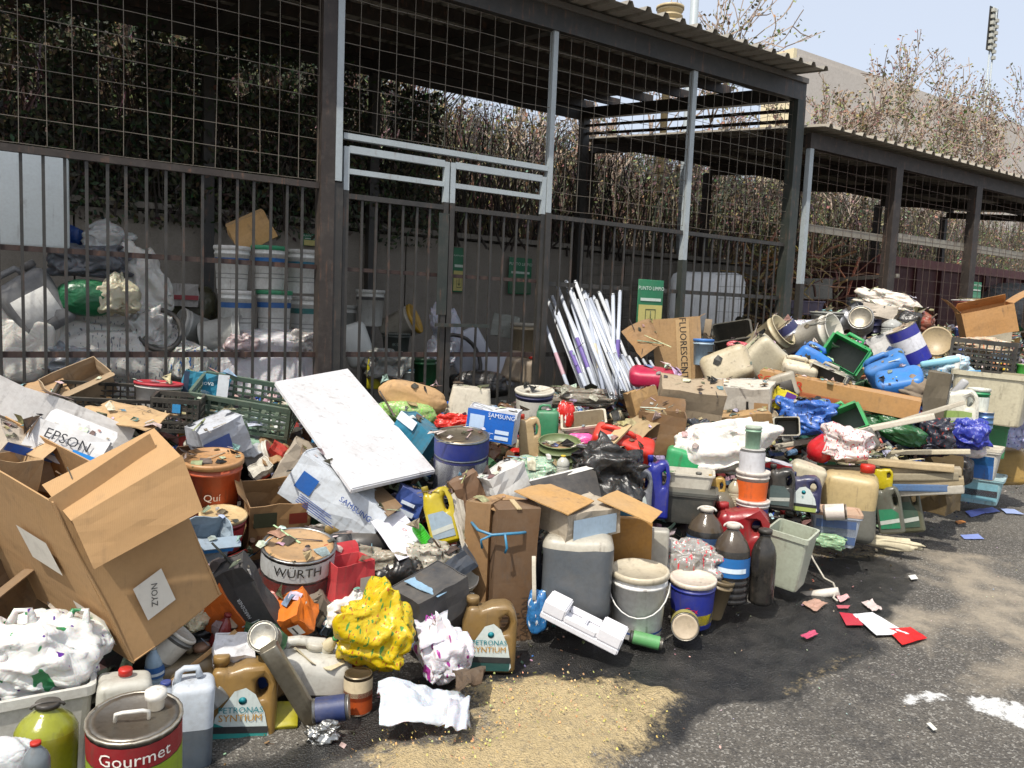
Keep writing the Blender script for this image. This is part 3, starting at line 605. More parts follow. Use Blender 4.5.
# ---- heap body: real lumpy mound of compacted rubbish the things lie on
PAL=['#c9c4b4','#b8b0a0','#9c9484','#8f8a80','#a89a84','#c4b8a0','#e8e6e0','#dcd8cc','#f2f1ec','#c9c4b4','#b08a5c','#a27c50','#8c6c48','#c7a67a','#3a3a38','#1c1c1c','#262a2e','#5a5a56','#8a8a86','#2a5aa8','#3c7ac8','#2c6a44','#b82a24','#5a6a78','#7a6a5a','#6a5a46','#a8b4bc','#d0d8dc','#e9e9e9','#6fa0a8']
def mound():
    xs=np.arange(-3,15,.06); ys=np.arange(2.75,7.6,.06); q=MB(); nx,ny=len(xs),len(ys)
    for y in ys:
        for x in xs:
            h=H(x,y); n=mnoise.noise(Vector((x*4,y*4,1)))*.05+mnoise.noise(Vector((x*11,y*11,2)))*.035
            q.v.append((x,y,h-.05+(n if h>.02 else -.02)*min(1,h*6)))
    for j in range(ny-1):
        for i in range(nx-1):
            a=j*nx+i; q.f.append((a,a+1,a+nx+1,a+nx)); q.m.append(0); q.s.append(False)
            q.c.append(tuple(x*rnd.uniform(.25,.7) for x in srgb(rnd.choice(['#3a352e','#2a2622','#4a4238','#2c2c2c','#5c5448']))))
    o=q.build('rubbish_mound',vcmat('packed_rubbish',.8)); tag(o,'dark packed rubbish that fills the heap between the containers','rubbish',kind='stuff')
    # loose scraps
    q=MB()
    def scrap(p,s,col):
        e=Matrix.Translation(p)@Matrix.Rotation(rnd.uniform(0,6.28),4,'Z')@Matrix.Rotation(rnd.gauss(0,.5),4,'X')@Matrix.Rotation(rnd.gauss(0,.5),4,'Y')
        k=rnd.random()
        if k<.35: # bent sheet
            a,b=s*rnd.uniform(.5,1),s*rnd.uniform(.3,.8); z=s*rnd.uniform(-.3,.3)
            vs=[(-a,-b,z),(0,-b*rnd.uniform(.7,1.1),0),(a,-b,z*rnd.uniform(-1,1)),(a*rnd.uniform(.7,1),b,z),(0,b,s*rnd.uniform(-.1,.2)),(-a,b*rnd.uniform(.6,1),z)]
            q.add([e@Vector(v) for v in vs],[(0,1,4,5),(1,2,3,4)],0,False,col)
        elif k<.55: q.box(-s*.5,s*.5,-s*.35,s*.35,-s*.18,s*.18,0,e,col)
        elif k<.72: # strip
            q.box(-s*1.2,s*1.2,-s*.1,s*.1,-s*.04,s*.04,0,e,col)
        elif k<.86: # can or bottle
            n=8; vs=[];R_=s*.3
            for z in(-s*.5,s*.5): vs+=[e@Vector((math.cos(i*.785)*R_,z,math.sin(i*.785)*R_)) for i in range(n)]
            q.add(vs,[(i,(i+1)%n,n+(i+1)%n,n+i) for i in range(n)]+[tuple(range(n-1,-1,-1)),tuple(range(n,2*n))],0,False,col)
        else: # crumple
            vs=[e@(Vector((rnd.gauss(0,1),rnd.gauss(0,1),rnd.gauss(0,1))).normalized()*s*rnd.uniform(.3,.8)) for _ in range(8)]
            q.add(vs,[(0,1,2),(2,3,4),(4,5,6),(6,7,0),(1,3,5),(0,2,5),(3,6,7),(1,4,7)],0,False,col)
    for _ in range(13000):
        x=rnd.uniform(-.8,13) if rnd.random()<.8 else rnd.uniform(4,12); y=rnd.uniform(2.95,5.85); h=H(x,y)
        if h<.03: continue
        s=rnd.uniform(.025,.08)*(1 if y<4 else 1.4)
        col=tuple(c*rnd.uniform(.5,1) for c in srgb(rnd.choice(PAL)))
        if rnd.random()<.3: col=tuple(c*.35 for c in col)
        scrap(Vector((x,y,h+rnd.uniform(-.04,.05))),s,col)
    o=q.build('loose_scraps',vcmat('scrap_mix',.5)); tag(o,'small scraps of plastic, card and paper strewn through the heap','rubbish',kind='stuff')
    q=MB()
    for _ in range(900):
        x=rnd.uniform(.3,9); y=lerp(TOE,x)+rnd.gauss(-.12,.16)
        if y>3.6: continue
        scrap(Vector((x,y,.008)),rnd.uniform(.004,.018),tuple(c*rnd.uniform(.4,.9) for c in srgb(rnd.choice(PAL+['#8a7a5a']*8+['#3a352e']*10))))
    for _ in range(500):
        x=rnd.uniform(.6,9); y=rnd.uniform(1.2,3.2)
        scrap(Vector((x,y,.005)),rnd.uniform(.002,.007),tuple(c*rnd.uniform(.5,1) for c in srgb(rnd.choice(['#e8e4d8','#b8ac90','#6a6458','#d8d4c8']))))
    o=q.build('ground_litter',vcmat('litter_mix',.6)); tag(o,'tiny crumbs of litter scattered on the asphalt along the heap','litter',kind='stuff')
    # sawdust clumps
    q=MB(); poly=[gpt(*p) for p in[(478,690),(560,680),(605,684),(675,710),(600,760),(590,790),(400,790),(370,770),(385,745),(440,737)]]
    for _ in range(7000):
        x=rnd.uniform(.9,3.2); y=rnd.uniform(1.5,3.2)
        if not inpoly(np.array([x+rnd.gauss(0,.05)]),np.array([y+rnd.gauss(0,.05)]),poly)[0]: continue
        s=rnd.uniform(.002,.006); z=.034+rnd.uniform(0,.014); a=rnd.uniform(0,3)
        q.add([(x-s*math.cos(a),y-s*math.sin(a),z),(x+s*math.cos(a),y+s*math.sin(a),z+s),(x,y+s,z+s*.5),(x+s*.5,y-s,z)],[(0,1,2),(0,3,1)],0,False,tuple(c*rnd.uniform(.6,1.1) for c in srgb('#d9bd7c')))
    o=q.build('sawdust',vcmat('sawdust',.9)); tag(o,'spilt yellow sawdust soaking up oil on the asphalt','sawdust',kind='stuff')
mound()
# ---- steel
DK=M('#2b2b29','steel',.35,.5); DK2=M('#2c2521','steel',.5,.6); GR=M('#a9b2b5','steel',.2,.5); RU=M('#2f1d19','steel',.5,.7); GN=M('#27302c','steel',.4,.55)
def bx(nm,m,par,*a,k=None):
    q=MB(); q.box(*a); o=q.build(nm,m,par)
    return o
def bars(par,x0,x1,z0,z1,sp,m,y=0,wd=.0095):
    q=MB(); q.box(-wd,wd,-.006,.006,z0,z1); me=q.mesh('bar',m); n=int(round((x1-x0)/sp))
    for i in range(1,n):
        o=link('bar',me,par); o.location=(x0+(x1-x0)*i/n,y,0); o.rotation_euler=(0,rnd.gauss(0,.0015),0)
def wires(par,x0,x1,z0,z1,sx,sz,m,y=0,r=.0028,axis='x'):
    q=MB(); n=max(1,int(round((x1-x0)/sx)))
    wob=lambda:rnd.gauss(0,.004)
    for i in range(n+1):
        x=x0+(x1-x0)*i/n; pts=[(x+wob(),wob(),z0),(x+wob(),wob(),(z0+z1)/2),(x+wob(),wob(),z1)]
        q.tube(pts,r,4)
    n=max(1,int(round((z1-z0)/sz)))
    for i in range(n+1):
        z=z0+(z1-z0)*i/n; k=6; q.tube([(x0+(x1-x0)*j/k,r*2+wob(),z+wob()) for j in range(k+1)],r,4)
    if axis=='y': q.v=[(0,v[0],v[2]) for v in q.v]
    o=q.build('wire_mesh',m,par); o.location=(0,y,0) if axis=='x' else (0,0,0); tag(o,kind='stuff'); return o
WM=M('#6e675c','steel',.5,.6)
XA,X1,X2,X3,X4=-1.7,2.355,4.42,6.205,7.90
# left bay
f=empty('barred_fence',(0,FY,0)); tag(f,'dark barred steel fence with wire mesh above it, left of the light grey gate','fence')
bx('post',DK2,f,X1-.11,X1,-.05,.06,0,4.05); bx('post_facing',GR,f,X1+.003,X1+.055,-.055,.03,2.5,4.05); bx('post',DK,f,X1+.004,X1+.075,-.04,.04,0,2.49)
bx('post',DK2,f,XA-.06,XA+.06,-.05,.05,0,4.05)
bx('top_rail',DK2,f,XA+.06,X1-.112,-.022,.022,2.43,2.475); bx('rail',RU,f,XA+.06,X1-.112,.008,.03,1.82,1.855); bx('rail',RU,f,XA+.06,X1-.112,.008,.03,1.14,1.18); bx('rail',DK2,f,XA+.06,X1-.112,-.02,.02,.08,.12)
bars(f,XA+.06,X1-.11,.12,2.43,.122,DK); wires(f,XA+.06,X1-.12,2.49,4.05,.15,.155,WM)
# gate: two leaves
for i,(a,b,lab) in enumerate(((X1+.085,3.375,'left leaf of the steel gate, hinged beside the thick brown post'),(3.39,X2-.035,'right leaf of the steel gate, beside the slim grey pole'))):
    g=empty('gate_leaf',(0,FY,0)); tag(g,lab,'gate','leaves of the double gate')
    bx('stile',DK,g,a,a+.045,-.022,.022,.06,2.44); bx('stile',DK,g,b-.045,b,-.022,.022,.06,2.44)
    bx('upper_stile',GR,g,a,a+.045,-.02,.02,2.443,2.775); bx('upper_stile',GR,g,b-.045,b,-.02,.02,2.443,2.775)
    bx('grey_rail',GR,g,a+.046,b-.046,-.018,.018,2.73,2.785); bx('grey_rail',GR,g,a+.046,b-.046,-.018,.018,2.57,2.61)
    bx('rail',DK,g,a+.046,b-.046,-.02,.02,2.38,2.42); bx('rail',RU,g,a+.046,b-.046,.008,.03,1.82,1.85); bx('rail',RU,g,a+.046,b-.046,.008,.03,1.14,1.18); bx('rail',DK,g,a+.046,b-.046,-.02,.02,.06,.11)
    bars(g,a+.045,b-.045,.11,2.38,.122,DK)
    if i==1: bx('latch_bar',GN,g,a-.12,a+.42,-.06,-.035,1.40,1.43)
    else: bx('lock_plate',GN,g,b-.09,b+.005,-.028,-.023,1.5,2.35)
# shed 1
s1=empty('storage_shed',(0,FY,0)); tag(s1,'open dark steel storage shed under a corrugated roof, behind the gate','shed')
ZR=4.06; SL=.112; BY=3.86
bx('gate_lintel',GR,s1,X1+.078,X2-.03,-.026,.026,2.83,2.875)
bx('gate_post',GR,s1,X2-.027,X2+.023,-.03,.03,2.46,ZR); bx('gate_post',DK,s1,X2-.032,X2+.03,-.035,.035,0,2.455)
bx('post',GR,s1,X3-.03,X3+.03,-.03,.03,2.15,ZR); bx('post',GN,s1,X3-.035,X3+.035,-.035,.035,0,2.148)
bx('corner_post',GN,s1,X4-.07,X4+.07,-.06,.06,0,ZR)
bx('fascia_beam',DK,s1,-2,X4+.075,-.05,.04,ZR,ZR+.24); bx('fascia_lip',M('#5a5854','steel'),s1,-2,X4+.075,-.075,-.052,ZR+.19,ZR+.245)
for x in(-.5,X1,X2,X4): 
    bx('rear_post',DK,s1,x-.06,x+.06,BY-.06,BY+.06,0,ZR+BY*SL)
def sloped(nm,m,par,x0,x1,y0,y1,z0,th,sl=SL):
    q=MB(); q.box(x0,x1,y0,y1,z0,z0+th); q.v=[(x,y,z+y*sl) for x,y,z in q.v]; return q.build(nm,m,par)
sloped('rear_beam',DK,s1,-2,X4+.1,BY+.003,BY+.06,ZR-.02,.3)
for x in(-.5,X1,X2,X4): sloped('rafter',DK,s1,x-.05,x+.05,.05,BY,ZR+.0,.16)
for y in(.45,1.1,1.8,2.5,3.2,3.8): sloped('purlin',DK2,s1,-2,X4+.12,y,y+.06,ZR+.163,.11)
sloped('end_rail',DK2,s1,X4-.02,X4+.02,.07,BY-.07,ZR-.12,.035); sloped('end_rail',DK2,s1,X4-.02,X4+.02,.07,BY-.07,ZR-.24,.035)
def roof(nm,par,x0,x1,y0,y1,z,pitch,m,amp=.022,sl=SL):
    q=MB(); x=x0; pr=[]
    while x<x1: pr+=[(x,0),(x+pitch*.3,0),(x+pitch*.4,amp*2),(x+pitch*.6,amp*2),(x+pitch*.7,0)]; x+=pitch
    n=len(pr)
    for y in(y0,(y0+y1)/2,y1):
        for (a,b) in pr: q.v.append((a,y,z+b+y*sl))
    for j in range(2):
        for i in range(n-1): q.f.append((j*n+i,j*n+i+1,(j+1)*n+i+1,(j+1)*n+i)); q.m.append(0); q.s.append(False)
    me=q.mesh(nm,m); solid(me,.003); return link(nm,me,par)
RM=M('#8a857c','steel',.5,.6)
roof('corrugated_roof',s1,-2,X4-.22,-.42,BY+.35,ZR+.278,.22,M('#98948a','steel',.4,.6))
wires(s1,X1+.06,X2-.03,2.9,ZR-.01,.15,.155,WM); wires(s1,X2+.03,X3-.03,2.5,ZR-.01,.15,.155,WM); wires(s1,X3+.03,X4-.07,2.5,ZR-.01,.15,.155,WM)
wires(s1,.07,BY-.1,.1,3.95,.15,.155,WM,axis='y').location=(X4,0,0)
wires(s1,-1,X4,2.5,4.4,.15,.155,M('#3a352e','steel'),y=BY)
for k,(a,b,lab) in enumerate(((X2+.035,X3-.04,'barred fence bay right of the gate, behind the lamp tubes'),(X3+.04,X4-.075,'barred fence bay in front of the white tank, ending at the thick corner post'))):
    f=empty('barred_fence',(0,FY,0)); tag(f,lab,'fence','fence bays right of the gate')
    bx('top_rail',DK,f,a,b,-.02,.02,2.41,2.45); bx('rail',DK,f,a,b,.008,.03,1.8,1.84); bx('rail',DK,f,a,b,.008,.03,1.14,1.18); bx('rail',DK,f,a,b,-.02,.02,.06,.1)
    bars(f,a,b,.1,2.41,.135,DK)
# shed 2
X5=8.19; s2=empty('storage_shed',(0,FY,0)); tag(s2,'lower dark shed with corrugated roof, right of the first one','shed'); Z2=3.57
bx('fascia_beam',DK2,s2,X5-.05,19,-.04,.04,Z2,Z2+.17)
bx('post',GR,s2,X5-.035,X5+.035,-.03,.03,2.0,Z2); bx('post',DK,s2,X5-.037,X5+.037,-.035,.035,0,1.998)
for x in(9.99,12.06,14.1,16.2,18.3): bx('post',DK2,s2,x-.08,x+.08,-.06,.06,0,Z2)
for x in(X5,10.9,13.4,16.2,18.9): bx('rear_post',DK2,s2,x-.06,x+.06,4.0,4.12,0,Z2+.5); sloped('rafter',DK2,s2,x-.04,x+.04,.045,4.0,Z2+.02,.13)
for y in(.6,1.5,2.4,3.3,3.9): sloped('purlin',DK2,s2,X5-.05,19,y,y+.06,Z2+.153,.07)
roof('corrugated_roof',s2,X5-.1,19.2,-.25,4.3,Z2+.228,.22,M('#a39d90','steel',.4,.6))
wires(s2,X5,19,.1,Z2-.01,.19,.17,M('#5a4a40','steel',.5,.7)); wires(s2,.07,4,.1,Z2,.15,.155,WM,axis='y').location=(X5,0,0)
wires(s2,X5,19,2.4,4.1,.15,.15,M('#4a3a30','steel'),y=4.05)
bx('cross_rail',M('#8f8a7e','steel'),s2,X5+.04,9.9,.05,.08,2.63,2.72); bx('cross_rail',M('#9a9588','steel'),s2,10.08,15.3,.05,.08,2.66,2.77)
sloped('brace_rail',M('#9a958a','steel'),s2,10.4,10.46,.1,3.9,2.2,.05,-.05)
# concrete wall with panels
cw=empty('concrete_wall',(0,9.98,0)); tag(cw,'long grey concrete retaining wall at the back of the sheds','wall')
x=-3.0
while x<26:
    L_=1.98; bx('panel',M('#8d877e','wall'),cw,x,x+L_,0,.22+rnd.uniform(-.01,.01),-.03,2.5+rnd.uniform(-.02,.02)); x+=2.0
bx('coping',M('#8f8a82','wall'),cw,-3,26,-.03,.25,2.53,2.6)
# bank
def bank():
    q=MB(); xs=[-12+i*1.0 for i in range(90)]; ys=[10.21,10.6,11.5,12.5,14,16,18,21,26,34]
    for j,y in enumerate(ys):
        for x in xs:
            z=2.3+3.6*min(1,(y-10.2)/9)**.8+1.5*max(0,min(1,(7.5-x)/2.5))*min(1,max(0,(y-10.3)/1.2))+mnoise.noise(Vector((x*.4,y*.4,0)))*.5*min(1,(y-10.2)); q.v.append((x,y,z))
    n=len(xs)
    for j in range(len(ys)-1):
        for i in range(n-1): q.f.append((j*n+i,j*n+i+1,(j+1)*n+i+1,(j+1)*n+i)); q.m.append(0); q.s.append(True)
    tag(q.build('hillside',M('#4c3e30','wall',.6)),kind='structure')
bank()
def bankz(x,y): return 2.3+3.6*min(1,max(0,(y-10.2)/9))**.8+1.5*max(0,min(1,(7.5-x)/2.5))*min(1,max(0,(y-10.3)/1.2))
# dry brush
def brush():
    q=MB(); 
    for _ in range(17000):
        x=rnd.uniform(-7,42)if rnd.random()<.6 else rnd.uniform(-3,22); y=10.3+abs(rnd.gauss(0,1))*3.2; 
        if y>20: continue
        z=bankz(x,y)-.1; h=rnd.uniform(.4,1.9); dx,dy=rnd.gauss(0,.45),rnd.gauss(0,.3); w_=.006+.0008*y
        c=tuple(v*rnd.uniform(.5,1.1) for v in srgb(rnd.choice(['#857a68','#6a6052','#a09680','#4a4238','#948a76','#746c5c'])))
        p0=Vector((x,y,z)); p1=p0+Vector((dx*h*.4,dy*h*.4,h*.6)); p2=p0+Vector((dx*h,dy*h,h*rnd.uniform(.7,1)))
        s_=Vector((w_,0,0)); q.add([p0-s_,p0+s_,p1+s_*.8,p1-s_*.8,p2],[(0,1,2,3),(3,2,4)],0,False,c)
        for k in range(5):
            u=rnd.random(); p=p0.lerp(p2,u)+Vector((rnd.gauss(0,.12),rnd.gauss(0,.1),rnd.gauss(0,.1))); l=rnd.uniform(.02,.06)
            d1=Vector((rnd.gauss(0,1),rnd.gauss(0,1),rnd.gauss(0,1))).normalized()*l; d2=Vector((rnd.gauss(0,1),rnd.gauss(0,1),rnd.gauss(0,1))).normalized()*l
            cc=tuple(v*rnd.uniform(.5,1.2) for v in srgb(rnd.choice(['#8f8468','#aa9e80','#746a54','#827a5c','#6e7048','#b8ac90'])))
            q.add([p,p+d1,p+d1+d2,p+d2],[(0,1,2,3)],0,False,cc)
    tag(q.build('dry_brush',vcmat('dry_brush',.9)),'brown dry brush and weeds covering the bank behind the sheds','brush',kind='stuff')
brush()
def ivy():
    q=MB()
    def leafy(n,fx,sz,cols):
        for _ in range(n):
            p=fx(); 
            if p is None: continue
            l=rnd.uniform(*sz); d1=Vector((rnd.gauss(0,1),rnd.gauss(0,.6),rnd.gauss(0,1))).normalized()*l; d2=d1.cross(Vector((rnd.gauss(0,.4),-1,rnd.gauss(0,.4)))).normalized()*l*.7
            c=tuple(v*rnd.uniform(.5,1.3) for v in srgb(rnd.choice(cols)))
            q.add([p-d1,p+d2*.6,p+d1,p-d2*.6],[(0,1,2,3)],0,False,c)
    def f():
        x=rnd.uniform(-2,5.4); u=0; y=9.75+rnd.uniform(0,.9); z=2.3+rnd.random()**.8*(2.6 if 0<x<5.8 else 1.9)
        if mnoise.noise(Vector((x*1.4,y,z*1.5)))<-.42: return None
        if z>3.3 and mnoise.noise(Vector((x*2.4,3,z*2.5)))<-.08+(.3 if x>5.6 else 0): return None
        return Vector((x,y,z))
    leafy(46000,f,(.025,.06),['#3c4a2c','#4a5636','#2c3822','#4c5236','#3e4430','#5c5a40','#4a4434'])
    def f2():
        x=rnd.uniform(-4,5.4); z=rnd.uniform(2.6,5.4-max(0,x-3)*.7+.3*math.sin(x*2.3)); y=10.7+rnd.uniform(0,.6)
        if mnoise.noise(Vector((x*1.8,z*1.8,9)))<-.32: return None
        return Vector((x,y,z))
    leafy(26000,f2,(.03,.06),['#4a5230','#5e6240','#3a4428','#6a6a48','#7a7450'])
    for _ in range(260):
        x=rnd.uniform(-2,9); y=9.8+rnd.uniform(0,.8); p=Vector((x,y,2.4)); pts=[p]
        for k in range(5): p=p+Vector((rnd.gauss(0,.16),rnd.gauss(0,.06),rnd.uniform(.25,.5))); pts.append(p)
        q.tube(pts,[.018,.014,.011,.008,.006,.003],4,0,False,tuple(v*.8 for v in srgb('#3a2e24')))
    tag(q.build('creeper',vcmat('creeper_leaf',.6)),'dark leafy creeper hanging over the back wall of the shed','creeper',kind='stuff')
ivy()
# bare shrubs and trees with a few dead leaves
def tree(name,x,y,h,label,sp=.5,leaves=500,cols=('#8a7454','#a58c66','#6a5840'),lv=4,dens=1.0,seed=0,z0=None,lean=(0,0),group=None):
    rn=random.Random(seed); t=empty(name,(x,y,(bankz(x,y) if z0 is None else z0)-.1)); qt=MB(); tips=[]; rmin=.013
    def br(p,d,L,r,k):
        pts=[p]; n=4
        for i in range(n):
            d=(d+Vector((rn.gauss(0,.16),rn.gauss(0,.16),rn.gauss(.03,.1)))).normalized(); p=p+d*L/n; pts.append(p)
            if k<=2: tips.append(p)
        qt.tube(pts,[max(rmin,r*(1-.5*i/n)) for i in range(n+1)],5 if k>2 else 3)
        if k>0:
            for _ in range(rn.choice((2,3,3,4)) if k>1 else 2):
                q=pts[rn.choice((2,3,4,4))]; nd=(d+Vector((rn.gauss(0,sp),rn.gauss(0,sp),rn.gauss(.1,sp*.6)))).normalized(); br(q,nd,L*rn.uniform(.55,.85),r*.5,k-1)
    for _ in range(rn.choice((2,3,3))): br(Vector((rn.gauss(0,.1),rn.gauss(0,.1),0)),Vector((rn.gauss(lean[0],.3),rn.gauss(lean[1],.3),1)).normalized(),h*.36,h*.011,lv)
    mz=max(p.z for p in tips); ks=h/mz; kx=min(1.0,max(.6,ks*.75))
    qt.v=[(v[0]*kx,v[1]*kx,v[2]*ks) for v in qt.v]; tips=[Vector((p.x*kx,p.y*kx,p.z*ks)) for p in tips]
    qt.build('trunk',M('#a39284','wood',.15),t)
    ql=MB()
    for _ in range(int(leaves*1.5)):
        p=rn.choice(tips)+Vector((rn.gauss(0,.1),rn.gauss(0,.1),rn.gauss(0,.1)))*h*.12; l=rn.uniform(.04,.09)*max(1,h/6)
        d1=Vector((rn.gauss(0,1),rn.gauss(0,1),rn.gauss(0,1))).normalized()*l; d2=Vector((rn.gauss(0,1),rn.gauss(0,1),rn.gauss(0,1))).normalized()*l*.7
        ql.add([p,p+d1,p+d1+d2,p+d2],[(0,1,2,3)],0,False,tuple(v*rn.uniform(.6,1.2) for v in srgb(rn.choice(cols))))
    ql.build('crown',LEAFM,t); tag(t,label,'tree',group); return t
LEAFM=vcmat('dry_leaf',.8)
def treeat(px,py,Y,top,label,**k):
    k['lv']=4
    t=tY(px,py,Y); p=P(px,py,t); pt_=P(px,top,t); z0=bankz(p.x,Y); return tree('bare_tree',p.x,Y,max(1.5,pt_.z-z0),label,**k)
G='bare trees on the bank'
dry=('#a8957a','#b8a68a','#94826a','#9a9468','#b0a08c'); grn=('#7f8a54','#94936a','#aa9c78')
TREES=[(700,20,15,-5,'sparse tree with olive leaves behind the light pole above the roof',600,grn),(655,60,16,5,'thin bare tree rising over the roof left of the ribbed flue',300,dry),
(835,120,13,70,'leafy brown bush at the end of the first roof',1500,dry),(870,100,15,38,'tall bare tree with the highest twigs over the second roof',1300,dry),
(905,130,14,75,'greener bush in the middle of the bank above the second roof',1700,grn),(930,110,17,55,'spreading bare tree in front of the pale building',1300,dry),
(965,120,16,70,'tangled bare tree left of the light mast',1300,dry),(1000,150,14,95,'low brown bush beneath the light mast',1500,dry),(1030,120,17,75,'bare tree at the right edge of the photo',1300,dry),
(1060,150,15,90,'low bush beyond the right edge of the second roof',900,dry),(850,150,11.6,110,'small dry shrub just behind the second roof front edge',900,dry),(950,170,12,125,'dry shrub above the middle of the second roof',1000,dry),
(600,140,12,90,'crooked leafless shrub seen through the end of the first shed',300,dry),(520,140,12,75,'thin leafless shrub seen above the gate',250,dry),(560,120,13,85,'pale twiggy shrub behind the slim grey gate pole',250,dry),(740,150,13,90,'dry shrub seen between the two sheds',600,dry)]
for i,(px,py,Y,top,lab,lv,cs) in enumerate(TREES): treeat(px,py,Y,top,lab,leaves=lv,cols=cs,seed=i*11+3,group=G,sp=.55)
# building
B=empty('warehouse',(0,0,0)); tag(B,'large pale stained building behind the bare trees','building')
bm_=M('#c6c0b8','wall',.4); 
q=MB(); q.box(32.6,75,25,26.7,-.03,14.2); o=q.build('wall',bm_,B)
x=32.65
while x<75: bx('wall_panel',bm_,B,x+.05,x+5.9,24.93,24.998,1,13.9+rnd.uniform(-.02,.02)); x+=6
0
bx('sunlit_end_wall',M('#e2d6b4','wall',.2),B,32.35,32.58,25.0,26.7,2,14.18)  # same building, end face coloured paler cream to paint in the sunlight on it
# flood-light mast, flue, grey pole
def mast():
    p=P(988,85,30); x,y=p.x,p.y; t=empty('light_mast',(x,y,0)); tag(t,'tall thin light mast standing behind the trees at the right','mast')
    tz=P(988,10,30).z; bz=P(988,52,30).z
    for dx in(-.12,.12): 
        q=MB(); q.lathe([(.045,0),(.03,tz)],8,cx=dx); q.build('pole',GR,t)
    for i in range(7):
        z=bz+(tz-bz)*(i+.3)/7; bx('lamp',M('#b8b8ae','steel',.1),t,-.24,-.08,-.1,.02,z-.05,z+.07); bx('lamp',M('#b8b8ae','steel',.1),t,.04,.18,-.1,.02,z-.36,z-.25)
    bx('bracket',DK,t,-.3,.3,.03,.06,bz,tz)
mast()
def flue():
    t=16; p=P(669,30,t); e=empty('roof_flue',(p.x,p.y,0)); tag(e,'ribbed beige vent pipe with a cap sticking up behind the roof','vent'); z1=P(669,8,t).z; z0=2.5
    q=MB(); pr=[(.07,z0),(.07,z1-.75),(.2,z1-.7)]; z=z1-.6
    while z<z1-.08: pr+=[(.2,z),(.26,z+.03),(.26,z+.06),(.2,z+.09)]; z+=.12
    pr+=[(.28,z1-.05),(.28,z1),(0,z1+.03)]; q.lathe(pr,20); q.build('pipe',M('#c9b58c'),e)
    p=P(693,30,14); e=empty('grey_pole',(p.x,p.y,0)); tag(e,'upright light grey pole rising out of the photo behind the roof','pole'); q=MB(); q.lathe([(.075,0),(.075,9)],12); q.build('shaft',GR,e)
    q=MB(); q.lathe([(.09,6),(.09,6.1)],12); q.build('collar',GR,e)
flue()
# dark red skip and dry branches beyond
def skip():
    e=empty('waste_skip',(0,0,0)); tag(e,'dark red steel skip standing under the second shed','skip')
    m=M('#4a1c20','steel',.5); x0,x1,y0,y1=11.7,18.0,7.2,8.9
    bx('front_wall',m,e,x0,x1,y0,y0+.05,.1,2.5); bx('rear_wall',m,e,x0,x1,y1,y1+.05,.1,2.5); bx('side_wall',m,e,x0,x0+.05,y0+.052,y1-.002,.1,2.5); bx('floor_plate',m,e,x0+.052,x1,y0+.052,y1-.002,.1,.15)
    bx('rim',M('#8a5a5a','steel'),e,x0-.03,x1,y0-.05,y0-.003,2.48,2.62)
    x=x0+.3
    while x<x1: bx('rib',m,e,x,x+.1,y0-.06,y0-.003,.2,2.475); x+=.75
skip()
def branches():
    q=MB(); 
    for _ in range(600):
        p=Vector((rnd.gauss(9.7,.45),rnd.gauss(7.3,.35),rnd.uniform(.2,2.55))); d=Vector((rnd.gauss(0,1),rnd.gauss(0,1),rnd.gauss(.2,.6))).normalized()*rnd.uniform(.2,.6)
        q.tube([p,p+d*.5+Vector((0,0,.04)),p+d],rnd.uniform(.006,.02),4,0,False,tuple(v*rnd.uniform(.5,1) for v in srgb(rnd.choice(['#c8a878','#9a7c5c','#e0c08a','#7a6450']))))
    tag(q.build('cut_branches',vcmat('cut_wood',.9)),'heap of cut dry branches and boards under the second shed','branches',kind='stuff')
branches()
# ================= THE THINGS =================
CB='#ac8a62'; CB2='#b99a72'; CBD='#7d6244'; WH='#e4e2dc'; OFF='#d6d0bf'; NAT='#d2ccb8'
